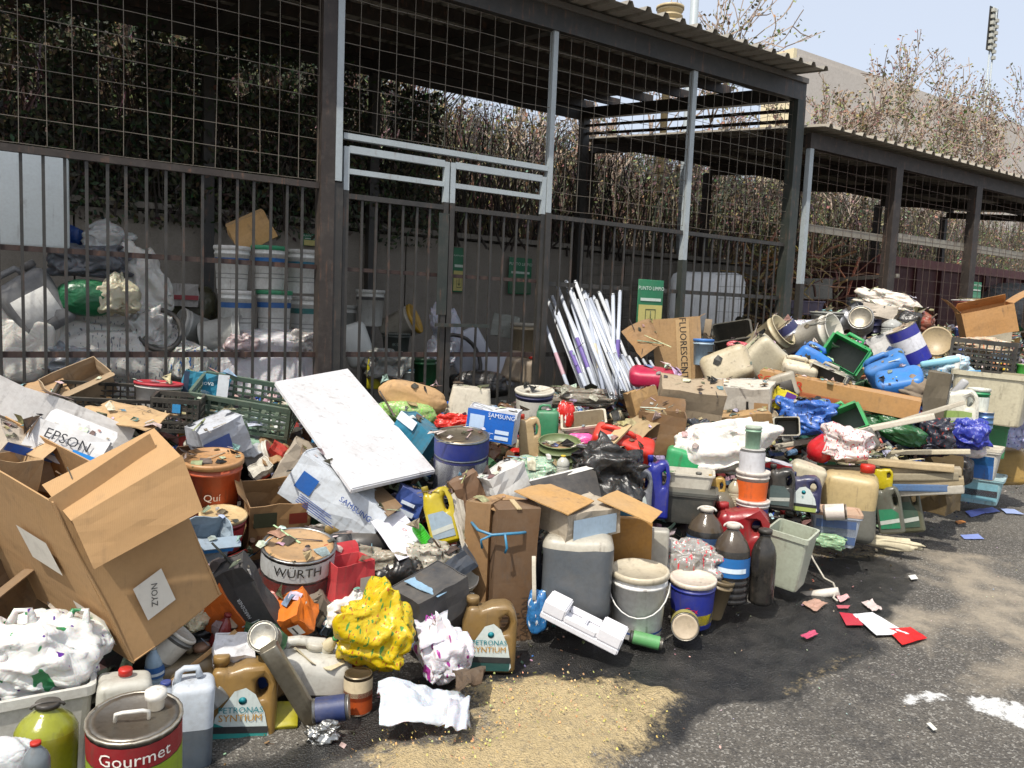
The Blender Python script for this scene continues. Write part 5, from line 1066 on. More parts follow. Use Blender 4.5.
put(bucket,'paint_bucket',692,600,44,48,'small blue tub with a white lid and a yellow patch','tub',c='#1f2f86',lid='#ddd0c0',t=4.05,handle=False,bands=[(.1,.8,'#1c2c8c'),(.12,.34,'#c8b822')],words='Crx',wc='#d8344a',taper=.9,pitch=4)
put(tin,'tin_can',685,625,27,24,'empty tin lying with its silver bottom towards the camera','can',pitch=78,tilt=6,yaw=0,c='#8f8c84',band='#a8a05a',t=3.85)
put(bucket,'basket',716,597,26,40,'straw coloured ribbed pot behind the small blue tub','pot',c='#7a6a4e',lid='#6a5c42',t=4.15,tilt=12,handle=False)
put(bag,'clear_bag',690,562,54,38,'clear plastic bag with red and grey rubbish inside','bag',c='#8f8c88',knot=False,amp=.45,t=4.2,print_=['#c8303a','#d8d8d8'])
put(pet,'water_bottle',731,562,36,80,'five litre bottle of black oil with a blue mountain label and a white ring handle','bottle',c='#3c3228',liq='#0e1014',cap='#cfc8bc',wrapc='#2468a8',ring='#d8d4cc',t=4.2)
put(pet,'water_bottle',705,541,36,70,'five litre bottle of brown oil behind the one with the mountain label','bottle',c='#4a4034',liq='#15181c',cap='#cfc8bc',wrapc='#27466e',ring='#d8d4cc',t=4.4)
put(pet,'bottle',763,566,25,76,'slim crumpled black bottle standing in front of the grey bin','bottle',c='#121314',cap='#101010',t=4.25,ribs=False,neck=.22)
put(tub,'waste_bin',789,556,40,58,'grey green plastic bin leaning against the black bottle','bin',c='#b3baa8',inside='#a8b09e',tilt=5,pitch=6,yaw=-16,d=38,t=4.55,taper=.78)
put(jug,'fuel_can',741,532,54,58,'bulbous dark red fuel can with a wide neck','fuel can',c='#8c1420',cap='#a01a28',panel=None,t=4.55,tilt=-4,d=40)
put(pet,'carboy',715,505,36,58,'ribbed grey brown carboy lying on its side','carboy',tilt=80,c='#5c5748',cap='#4a463a',t=4.7,ribs=True)
put(bucket,'tub',752,512,32,26,'white and dark blue tub at the bottom of the small stack','tub',c='#d0ccc8',lid='#d8d4cc',band='#1e2a78',handle=False,t=4.6)
put(bucket,'tub',752,487,32,34,'orange and white paint tub in the middle of the small stack','tub',c='#d8cfc4',lid='#dcd4ca',band='#d8622a',handle=False,t=4.62)
put(tin,'tin_can',752,462,24,28,'white tin with a red spot standing on the orange tub','tin',c='#cccac6',lid='#b8b8b4',band='#c9c9cc',t=4.62,kind='plastic')
put(bucket,'cup',753,439,16,26,'pale green plastic cup on top of the small stack','cup',c='#86a890',lid='#a8b4a4',handle=False,t=4.62)
put(pet,'bottle',698,487,16,30,'small grey bottle below the white sack','bottle',c='#7a7a74',cap='#5a5a56',t=4.65)
put(jug,'oil_bottle',716,490,18,30,'small tan bottle between the grey bottle and the orange tub','bottle',c='#b09048',panel=None,t=4.66)
put(pet,'bottle',735,492,14,28,'small cloudy bottle left of the orange tub','bottle',c='#a8a088',cap='#8a8478',t=4.64)
put(jug,'oil_jug',803,492,34,38,'navy blue oil jug with a pale green label, right of the small stack','oil jug',c='#1c2450',panel='#a0b060',words=('e',None),t=4.85,d=18)
put(jug,'oil_jug',781,487,26,44,'black oil jug next to the orange tub','oil jug',c='#24282a',panel='#4a5a5a',t=4.8,d=18)
put(carton,'carton',775,467,30,12,'flat red white and blue box behind the orange tub','box',tilt=8,c='#b8b8c0',patches=[(-.5,.5,.5,1,'#b82a30'),(-.5,.5,0,.4,'#2a4a9a')],t=4.95)
put(jerry,'jerrycan',849,500,52,78,'large cream jerrycan with a red cap, its lower half grey with liquid','jerrycan',c='#b8a478',liq='#6c6d66',lv=.52,cap='#c4281e',t=5.35,d=44,handle=False,capx=.28)
put(tub,'tub',834,527,46,32,'blue and white patterned tub with a pinkish lid','tub',c='#aab4c0',lid='#b89a84',t=5.0,bands=[(.1,.85,'#46608a'),(.35,.6,'#c0c8d0')],yaw=6)
put(tin,'tin_can',835,512,15,22,'small white tin lying on the patterned tub','can',tilt=80,c='#b8aa9c',band='#d2cac0',t=4.85)
put(bag,'green_foam',829,541,30,14,'pale green foam lump in front of the patterned tub','foam',c='#8fae8a',knot=False,t=4.9,amp=.25)
put(jug,'oil_jug',889,508,24,50,'grey jug with a green label beside the cream jerrycan','oil jug',c='#55584e',panel='#157a54',t=5.5,tilt=-12,d=16)
put(jug,'oil_jug',907,506,26,52,'dark olive jug leaning right of the grey jug with the green label','oil jug',c='#4c4e3a',panel='#2c4a3c',t=5.6,tilt=-14,d=16)
put(jug,'oil_bottle',883,478,18,22,'small bright yellow bottle with a dark cap behind the cream jerrycan','bottle',c='#b8a82a',cap='#2a2a22',panel=None,t=5.5)
put(carton,'foam_block',776,490,30,20,'dull white foam chunk at the foot of the orange tub','foam',c='#bcb8ac',t=4.9,tilt=20)
# ---- right heap
def boards():
    specs=[(852,432,5,150,-72,'#cfc8b8','long pale wooden batten reaching up towards the long tan box'),(905,420,4,110,-66,'#b9b2a2','shorter pale batten crossing above the stack of slats'),(880,462,6,130,88,'#b8a582','dusty flat slat on top of the slat stack'),(888,470,7,128,-84,'#a3977f','grey tan slat second in the slat stack'),(884,476,7,130,-82,'#8f8670','grey slat third in the slat stack'),(892,483,7,126,-80,'#9a8c70','tan slat fourth in the slat stack'),
      (880,486,7,120,-83,'#4a6a92','blue painted slat near the front of the slat stack'),(898,491,8,116,-78,'#b0aca0','pale slat lowest in the slat stack'),(930,452,4,70,-82,'#c3baa2','short cream slat over the dark jacket'),(800,462,4,90,-86,'#c9bd9c','thin cream rod left of the red funnel'),(790,476,5,76,-80,'#c3c0b8','thick pale pipe with a blue end above the navy jug'),(560,394,4,60,70,'#a8987a','tan slat at the foot of the lamp tubes'),(590,398,4,70,78,'#b5a78c','second tan slat at the foot of the lamp tubes'),(700,372,5,60,60,'#b5ac9a','grey board pointing at the dusty carton')]
    for x,y,w_,l,tl,c_,lb in specs: put(stick,'wooden_slat',x,y,w_,l,lb,'slat',tilt=abs(tl),c=c_,d=w_*2.2,pitch=rnd.gauss(0,3),**({'t':5.55+.01*(y%7)} if 800<x<935 and y>425 else {'t':5.6} if y>410 and x>840 else {'by':y+6}))
boards()
def dirtybox(): pass
put(carton,'cardboard_box',837,393,150,19,'long narrow tan box with red lettering lying across the right heap','cardboard box',tilt=7,pitch=4,yaw=-4,c='#b68a58',d=26,t=6.0,words='SCALAR',wc='#c23a2a',wsz=.085,wz=.55,wx=-.36,crush=.003)
put(carton,'cardboard_box',742,399,58,32,'dirty white carton with a black slot left of the long narrow box','carton',tilt=-3,pitch=14,yaw=-10,c='#c8c2b6',t=5.9,d=30,patches=[(.12,.16,.3,.62,'#1c1c1c'),(.25,.48,.3,.6,'#b8946c')])
put(carton,'cardboard_box',742,424,52,24,'tan carton under the dirty white carton','cardboard box',tilt=-6,pitch=8,yaw=14,c='#a8875c',t=5.6,d=26)
put(carton,'carton',783,400,20,20,'small yellow and purple carton under the end of the long narrow box','carton',tilt=20,c='#c8b822',patches=[(.0,.5,0,1,'#5a2a7a')],t=5.8)
put(bag,'blue_bag',806,417,50,32,'blue and navy plastic bag under the long narrow box','bag',c='#3c66b0',knot=False,amp=.5,t=5.7,print_=['#16224a'])
put(tub,'appliance',787,427,24,38,'upright beige appliance casing with a dark window','casing',c='#b5b0a0',inside='#6e6c60',pitch=80,tilt=-6,t=5.5)
put(cutcan,'cut_can',846,356,42,32,'green plastic can with its side cut out, tipped on the right heap','plastic can',tilt=28,pitch=-8,yaw=-12,t=6.9,d=30)
put(cutcan,'cut_can',842,424,46,30,'second green cut can below the long narrow box','plastic can',tilt=-28,pitch=-18,t=5.7,d=28,c='#3a9a5a',inside='#2c4a34')
put(cutcan,'cut_can',826,380,38,26,'grey cut open can showing its black inside','plastic can',tilt=20,pitch=0,yaw=-10,t=6.4,d=22,c='#a8a698',inside='#2a2420')
put(jerry,'jerrycan',887,369,40,34,'light blue jerrycan on its side, upper of the two blue ones','jerrycan',tilt=-28,pitch=20,c='#3f7fc2',cap=None,t=6.6,neck=False,handle=True,group='light blue jerrycans')
put(jerry,'jerrycan',899,380,44,20,'light blue jerrycan with a dusty top, lower of the two blue ones','jerrycan',tilt=-14,pitch=30,c='#3f7fc8',cap=None,t=6.3,neck=False,handle=False,group='light blue jerrycans')
put(jerry,'jerrycan',812,362,34,34,'bright blue jug handle showing behind a cream jug','jug',tilt=30,c='#2a78cc',t=6.7,neck=False)
put(jerry,'jerrycan',800,369,34,24,'cream jug lying in front of the bright blue one','jug',tilt=10,pitch=20,c='#d2c8b0',t=6.5,cap='#c8bca0')
put(jerry,'jerrycan',727,368,48,34,'dusty translucent jerrycan lying with a small blue label','jerrycan',tilt=-24,pitch=70,c='#b8ac90',t=6.4,cap=None,neck=False,handle=False,panel='#c3bca8')
put(jerry,'jerrycan',761,357,38,46,'yellowed white jerrycan lying behind the dusty one','jerrycan',tilt=-48,pitch=20,c='#c6bea6',t=6.7,cap=None,neck=False,handle=False)
put(bucket,'bucket',768,340,34,38,'dirty cream bucket on its side behind the yellowed jerrycan','bucket',tilt=52,pitch=20,c='#b8ac8c',open_='#a08c60',t=7.2,handle=False)
put(jerry,'jerrycan',783,384,26,30,'grey can corner with a black label left of the long narrow box','can',tilt=-20,c='#a39c8c',t=6.1,cap=None,neck=False,panel='#2a2622',handle=False)
put(tub,'basin',733,339,38,22,'black round basin tipped against the bars','basin',tilt=-12,pitch=38,c='#20241f',inside='#141815',t=7.4,rim=True)
put(bag,'rag',738,346,22,10,'pink and tan rag in front of the black basin','rag',c='#b85a60',knot=False,t=7.1)
put(tin,'paint_tin',792,339,24,34,'white paint tin with blue ends lying on the heap','tin',tilt=-38,pitch=10,c='#c8ccd6',bands=[(.75,1,'#1c2458'),(0,.2,'#1c2458')],t=7.3)
put(bucket,'bucket',812,337,34,48,'white bucket on its side with a dried tan inside','bucket',tilt=68,pitch=26,yaw=0,c='#d6d1c4',open_='#b0905c',t=7.2,handle=False)
put(bag,'striped_cloth',806,328,46,16,'black and white striped cloth on top of the heap','cloth',c='#c3c6cc',knot=False,t=7.6,print_=['#1c2234','#1c2234'],amp=.4)
put(tin,'tin_can',861,321,24,24,'round grey concrete crusted tin seen end on','tin',pitch=72,yaw=0,tilt=-10,c='#a8a8a6',lid='#8a8476',t=7.8)
put(tin,'tin_can',850,317,20,24,'silver tin lying behind the concrete crusted one','tin',tilt=60,c='#b0b2b4',t=8.1)
put(bag,'plastic_bag',886,300,46,18,'dirty white plastic film on the crest of the heap','film',tilt=14,c='#cfc8bc',knot=False,amp=.5,t=8.4)
put(carton,'carton',880,311,32,12,'white and tan flat box on the crest of the heap','box',tilt=6,c='#c8beb0',t=8.1)
put(pet,'plastic_jar',892,328,20,20,'clear crinkled plastic jar near the crest','jar',c='#a8aaa6',cap=None,t=7.8)
put(tin,'tin_can',874,329,14,20,'dark navy tin left of the clear plastic jar','tin',c='#1c2244',t=7.9)
put(bag,'rubbish_bag',908,322,24,22,'black rubbish bag between the plastic jar and the white bucket face','bag',c='#1e1c1c',knot=False,t=7.9)
put(bag,'rag',921,322,24,20,'brown and red rag at the right of the crest','rag',c='#8c5a4a',knot=False,t=8.0,tilt=30,print_=['#a82a26'])
put(tin,'paint_tin',908,345,30,38,'square white paint tin with a dark blue band and printed number','tin',tilt=-28,pitch=8,c='#8f918e',bands=[(.0,.34,'#20268a'),(.34,.72,'#d6d6dc'),(.72,1,'#20268a')],t=7.2)
put(carton,'carton',884,347,26,26,'white crushed carton left of the blue banded paint tin','carton',tilt=-26,c='#d6d4d0',t=7.3)
put(bucket,'paint_bucket',936,343,28,22,'white bucket lying with its tan crusted mouth towards the camera','bucket',pitch=78,tilt=4,c='#d8d4c8',lid='#b09c78',t=7.3,handle=False)
put(carton,'cardboard_box',986,321,46,27,'open tan cardboard box standing on the crest at the right','cardboard box',tilt=-14,pitch=8,yaw=12,c='#c09260',d=30,t=7.6,flaps={'l':25,'r':62,'b':-60},crush=.004)
put(bucket,'white_tub',966,306,26,12,'pink tub with a white lid behind the open tan box','tub',c='#a8605a',lid='#d6d2cc',handle=False,t=8.4)
put(crate,'plastic_crate',984,356,56,32,'black plastic crate full of small rubbish below the open tan box','crate',tilt=3,yaw=-6,d=34,t=7.0,nx=9,nz=5)
put(bag,'crate_rubbish',984,345,44,14,'mixed orange and white rubbish heaped in the black crate','rubbish',c='#b8a890',knot=False,t=7.0,print_=['#d8682a','#4a4a44'],amp=.5)
put(tub,'storage_box',990,397,66,50,'cream plastic storage box with an open rim at the right','storage box',c='#c6bfa6',inside='#a89f84',d=46,t=6.7,taper=.88,yaw=-8,tilt=2)
put(bag,'plastic_bag',946,372,40,24,'blue and white packaging left of the cream storage box','packaging',tilt=-12,c='#b8ccd6',knot=False,t=7.0,print_=['#3aa0cc'],amp=.5)
put(slab,'packaging_profile',940,362,36,7,'white and turquoise plastic bar over the packaging','plastic bar',tilt=-14,c='#8cc0d2',t=6.95,d=6)
put(slab,'packaging_profile',956,368,6,28,'white plastic bar standing at the right of the packaging','plastic bar',tilt=6,c='#d8d8d4',t=6.9,d=5)
put(slab,'packaging_profile',956,392,8,30,'grey plastic bar leaning over the white jug','plastic bar',tilt=32,c='#a8a8a8',t=6.5,d=6)
put(stick,'paint_roller',968,373,5,22,'short bright blue roller on the cream storage box','handle',tilt=84,c='#2a94cc',kind='plastic',t=6.7)
put(bag,'burlap_bag',918,391,34,28,'grey brown cloth bundle at the end of the long narrow box','bundle',c='#857766',kind='card',knot=False,t=6.2,amp=.35,tilt=20)
put(carton,'dirty_box',936,398,20,52,'dark stained box corner behind the white jug with leaf print','box',c='#5c5444',t=6.1,tilt=4)
put(jug,'oil_bottle',958,408,36,42,'white jug with a small green leaf label','jug',c='#d8d6c8',cap='#dcdad0',panel='#8fa860',t=6.2,tilt=-3,d=20)
put(bucket,'cup',978,403,20,30,'white and green tub right of the white jug','tub',c='#1c8a58',lid='#d3d6cc',band='#d6dcd4',handle=False,t=6.3)
put(tin,'tin_can',985,420,15,16,'small light blue tin below the white and green tub','tin',c='#7a9ac0',t=6.2)
put(bag,'bottle_bag',967,433,38,32,'crinkled deep blue plastic pack on the turquoise tubs','pack',c='#3a44a0',knot=False,t=6.15,amp=.3,print_=['#8088c8'])
put(tub,'washing_tub',975,462,44,30,'white tub with a blue grain label near the road','tub',c='#cfccc2',lid='#d3ccbc',bands=[(.05,.8,'#1c68b4'),(.5,.8,'#3a8ac8')],t=6.4,yaw=-6)
put(bag,'paper_rag',968,450,30,16,'white crumpled paper on the tub with the blue grain label','paper',c='#d8d0cc',knot=False,t=6.2)
put(tub,'washing_tub',978,488,44,26,'pale turquoise tub with dark print standing on the asphalt','tub',c='#9cc4cc',lid='#b8d2d6',bands=[(.15,.8,'#86b8c6'),(.3,.55,'#4a3c46')],t=6.9,yaw=-4)
put(jerry,'jerrycan',1009,466,36,38,'amber translucent jerrycan lying at the right edge','jerrycan',tilt=84,pitch=0,c='#a8894e',cap='#c8b07a',t=7.1)
put(tub,'green_tub',995,440,22,34,'mid green plastic tub left of the lilac packaging','tub',c='#3f8a5c',t=6.7,pitch=6)
put(bag,'plastic_bag',1012,428,34,36,'lilac and white crinkled packaging at the right edge','packaging',c='#b5b8dc',knot=False,t=6.9,print_=['#4a50a0'],amp=.45)
put(tin,'gas_bottle',1021,392,12,56,'bright green panel at the right edge of the photo','container',c='#2f9a34',t=6.8,kind='plastic')
put(bag,'dark_jacket',934,438,34,36,'dark navy jacket with a red patch behind the slat stack','jacket',c='#232838',knot=False,t=5.8,amp=.4,print_=['#8c3028'])
put(bag,'green_bag',895,430,50,24,'dark green bottle bag behind the slat stack','bag',c='#245c36',knot=False,t=5.8,amp=.25,tilt=20)
put(bag,'blue_bag',905,425,50,34,'royal blue bag right of the dark green one','bag',c='#1e4a8c',knot=False,t=6.0,tilt=24,amp=.3)
put(pet,'funnel',822,449,26,36,'red plastic funnel lying in the middle of the right heap','funnel',tilt=-130,c='#c82430',cap=None,t=5.5,ribs=False,neck=.1)
put(bag,'carrier_bag',848,443,40,34,'red and white crumpled carrier bag with a dark knot','bag',c='#d8ccc8',knot=False,t=5.4,print_=['#c8202e','#c8202e','#22305a'],amp=.5)
put(jerry,'jerrycan',870,438,22,18,'grey bottle with a pink cap right of the red and white bag','bottle',tilt=60,c='#6e6c66',cap='#d8685e',t=5.55)
put(carton,'dirty_carton',934,491,38,36,'oil soaked dark brown carton holding the slats','cardboard box',c='#5a4a2c',t=5.95,d=36,yaw=-20,flaps={'b':0},crush=.012)
put(jerry,'jerrycan',808,474,34,28,'dirty cream bowl above the navy blue jug','bowl',c='#c0b8a0',tilt=14,cap=None,neck=False,handle=False,t=5.2)
put(bag,'paper_rag',893,543,52,12,'flattened dirty white plastic on the asphalt near the jugs','scrap',c='#c8bfa4',knot=False,t=5.45,amp=.6,kind='card')
put(bag,'rubbish_bag',960,470,24,30,'black cloth hanging left of the washing tubs','cloth',c='#1c1c20',knot=False,t=6.1)
# ---- ground pieces
def flat(name,pts,label,cat,c,kind='print',amp=.05,th=.002):
    cs=[]
    for x,y in pts:
        g=gpt(x,y); cs.append(Vector((g[0],g[1],.014)))
    ctr=sum(cs,Vector())/4; vs,fs=crumple_grid([p-ctr for p in cs],8,amp*.4,rnd.random()*30); vs=[Vector((v.x,v.y,abs(v.z)*1.2)) for v in vs]; q=MB(); q.add(vs,fs); me=q.mesh(name,M(c,kind,.12)); solid(me,th); o=link(name,me); o.location=ctr; tag(o,label,cat)
flat('paper_sheet',[(852,617),(872,615),(909,637),(876,638)],'white paper sheet lying on the red folder in the road','paper','#e2e2e4')
flat('red_folder',[(886,632),(910,630),(927,641),(902,648)],'right part of the bright red folder under the white paper sheet','folder','#d02a2c')
flat('red_folder',[(839,615),(855,617),(863,628),(846,628)],'left part of the red folder sticking out from the white paper','folder','#b83a48')
flat('pink_scrap',[(800,639),(812,634),(818,637),(806,643)],'small pink scrap on the black oil stain','scrap','#b8506a',amp=.3)
flat('pink_plate',[(802,606),(815,602),(828,607),(815,615)],'crushed pinkish plate on the oil stain','plate','#b39080',amp=.3)
flat('paper_scrap',[(836,600),(846,597),(850,601),(840,605)],'pale pink paper scrap beside the white tube','scrap','#d8a8a8',amp=.3)
flat('paper_scrap',[(861,605),(872,603),(882,613),(872,614)],'white and pink crumpled scrap above the paper sheet','scrap','#c8b8b4',amp=.4)
flat('paper_scrap',[(836,608),(850,608),(848,611),(838,611)],'thin pink strip under the pale pink scrap','scrap','#b8606a')
flat('blue_paper',[(965,513),(980,510),(985,515),(971,519)],'left periwinkle blue paper on the road','paper','#7888d8')
flat('blue_paper',[(978,511),(992,509),(1000,513),(986,515)],'middle periwinkle blue paper touching the left one','paper','#8090d8')
flat('blue_paper',[(1000,510),(1014,511),(1024,516),(1006,515)],'pale blue paper nearest to the right edge of the road','paper','#a0b0d8')
flat('blue_paper',[(960,537),(978,536),(984,541),(964,541)],'small blue paper on the road closest to the camera','paper','#8898d0')
flat('orange_peel',[(955,523),(962,522),(966,524),(958,526)],'small orange scrap on the road','scrap','#c8844a')
flat('white_scrap',[(926,727),(930,726),(937,733),(933,734)],'small white splinter on the asphalt at the bottom right','scrap','#d8d8cc')
flat('white_scrap',[(908,578),(915,577),(918,581),(911,582)],'tiny white scrap at the tip of the oil stain','scrap','#dcdcd8')
put(stick,'white_tube',820,594,9,36,'white squeeze tube lying on the black oil stain','tube',tilt=72,c='#d8d2c8',kind='plastic',round_=True,t=None,by=597,pitch=0)
def cable():
    q=MB(); pts=[]
    for (x,y) in [(800,577),(812,579),(824,583),(833,588),(836,596),(833,603),(837,606)]:
        g=gpt(x,y); pts.append(Vector((g[0],g[1],.03)))
    pts[0].z=.25; pts[1].z=.12
    q.tube(pts,.006,6); o=q.build('white_cable',M('#c8c4b8')); tag(o,'thin white cable curling from the grey bin to the white tube','cable')
cable()
# ---- lamp tubes
def tubes():
    sp=[(557,285,600,400),(566,281,612,395),(571,287,606,398),(575,281,618,398),(580,287,624,396),(584,291,628,394),(588,294,634,396),(593,296,638,395),(599,292,640,390),(596,300,630,398),(606,300,628,396),(613,294,614,396),(620,291,616,396),(608,310,622,392),(548,300,586,398),(552,296,592,402),(541,313,572,398),(562,300,608,404),(568,290,598,392),(590,310,612,402),(578,300,612,400),(602,312,634,398),(586,300,604,394),(554,310,590,398),(572,305,604,402),(598,306,622,398),(583,312,616,400),(567,315,594,404),(592,318,632,402)]
    cols=['#c3cad6','#ccd2dc','#b4bccb','#c0c6cc','#d4d8dc']; pr=['#6a5a9c','#4c5c98','#b0909a','#c8c0a8']+[None]*9
    pos=['leftmost','second','third','fourth','fifth','sixth','seventh','eighth','ninth','tenth','eleventh','twelfth','thirteenth','fourteenth','fifteenth','sixteenth','seventeenth','eighteenth','nineteenth','twentieth','twenty-first','twenty-second','twenty-third','twenty-fourth','twenty-fifth','twenty-sixth','twenty-seventh','twenty-eighth','rightmost']
    order=sorted(range(len(sp)),key=lambda i:sp[i][0])
    for k,i in enumerate(order):
        x0,y0,x1,y1=sp[i]; t0=7.75+rnd.uniform(-.12,.1)-(i%3)*.05; t1=7.0+rnd.uniform(-.2,.2)
        a=P(x0,y0,t0); b=P(x1,y1,t1); e=empty('lamp_tube'); d=(a-b); e.matrix_world=Matrix.LocRotScale(b,d.to_track_quat('Z','Y'),None)
        stick(e,.036,d.length,None,c=rnd.choice(cols),kind='plastic',round_=True,caps='#b8bcc0',printed=rnd.choice(pr))
        tag(e,'long lamp tube in the leaning bundle, '+pos[k]+('' if k in(0,len(sp)-1) else ' from the left')+' counted by top ends','lamp tube','fluorescent tubes leaning on the fence')
    lab=['nearest the tall tubes','second from the tall tubes','in the middle of the short ones','second from the red jug','next to the pink jug','lowest of the short ones','hidden deepest among the short ones']
    for k in range(7):
        x=608+k*7; e=empty('lamp_tube'); a=P(x,352+k*1.5,6.9); b=P(x+18,392,6.5); d=a-b; e.matrix_world=Matrix.LocRotScale(b,d.to_track_quat('Z','Y'),None)
        stick(e,.026,d.length,None,c=rnd.choice(cols),kind='plastic',round_=True,caps='#b8bcc0'); tag(e,'short white lamp tube behind the crumpled carton, '+lab[k],'lamp tube','short lamp tubes behind the carton')
tubes()
def signs():
    def sign(cx,cy,w_,h_,Yp,lab,words,full=True,c2='#c9bf78'):
        t=tY(cx,cy,Yp); s=t/FPX; c=P(cx,cy,t); e=empty('sign',c); w,h=w_*s*1.15,h_*s
        rbox('board',w,.012,h,.01,M('#17704a','print',.2),e,seg=2).location=(0,0,-h/2)
        q=MB(); q.box(-w*.46,w*.46,-.011,-.0075,-h*.47,-h*.02); q.build('yellow_field',M(c2,'print',.2),e)
        q=MB(); q.box(-w*.4,w*.4,-.011,-.0075,h*.06,h*.12); q.build('white_strip',M('#d0dcd0','print',.2),e)
        txt('PUNTO LIMPIO',w*.15,e,M('#e2ece2','print',.1),0,h*.32,y=-.008)
        if full:
            q=MB(); 
            for a in((-.2,.2,-.12,-.105),(-.2,.2,-.4,-.385),(-.2,-.185,-.385,-.12),(.185,.2,-.385,-.12)): q.box(a[0]*w,a[1]*w,-.014,-.0115,a[2]*h,a[3]*h)
            q.tube([(0,-.013,-.14*h),(0,-.013,-.36*h)],.004,5); q.tube([(-.08*w,-.013,-.3*h),(0,-.013,-.36*h),(.08*w,-.013,-.3*h)],.004,5); q.build('pictogram',M('#3a4a30','print',.1),e)
        tag(e,lab,'sign')
    sign(650,304,30,48,5.93,'green and yellow sign with white lettering on the bars above the crumpled carton','')
    sign(459,270,12,44,9.9,'narrow green and yellow sign on the back wall seen beside the gate stile','')
    sign(520,276,24,36,9.9,'faded dark green sign on the back wall behind the right gate leaf','',False,'#4a6a50')
    sign(311,240,14,12,9.9,'small green sign on the back wall right of the white buckets','',False)
    sign(976,292,16,20,6.05,'small green sign on the mesh behind the open tan box','',False,'#5a9a78')
signs()
put(carton,'lamp_carton',678,354,46,72,'tan lamp carton marked with upright black lettering','cardboard box',c='#a88860',tilt=-6,t=7.3,d=14,words='FLUORESCENT',wc='#22201c',wsz=.2,wz=.58,wx=.12,wrot=-90,patches=[(-.02,.26,.04,.98,'#b89a70')],flaps={'r0.3':60},crush=.004)
sheet('cardboard_sheet',[(622,330,7.1),(650,318,7.3),(664,345,7.1),(642,357,6.9)],'crumpled brown cardboard with a printed frame before the green sign','cardboard','#8c6c48','card',.006,.09,n=12,curl=.2)
put(jerry,'jerrycan',652,376,46,20,'dark pink rounded can at the foot of the lamp carton','can',tilt=4,pitch=10,c='#b82a50',cap=None,neck=False,handle=False,t=6.5)
put(bag,'wire_tangle',585,398,50,18,'grey tangle of wires at the foot of the lamp tubes','wires',c='#7a7468',knot=False,t=6.8,amp=.6)
put(bucket,'blue_jug',703,352,20,26,'upright translucent jug with a blue lid right of the lamp carton','jug',c='#a8c0d0',lid='#3a78c0',handle=False,t=7.1)
put(stick,'wooden_slat',706,340,7,42,'splintered grey board standing against the bars','board',tilt=4,c='#8a7a64',t=7.4)
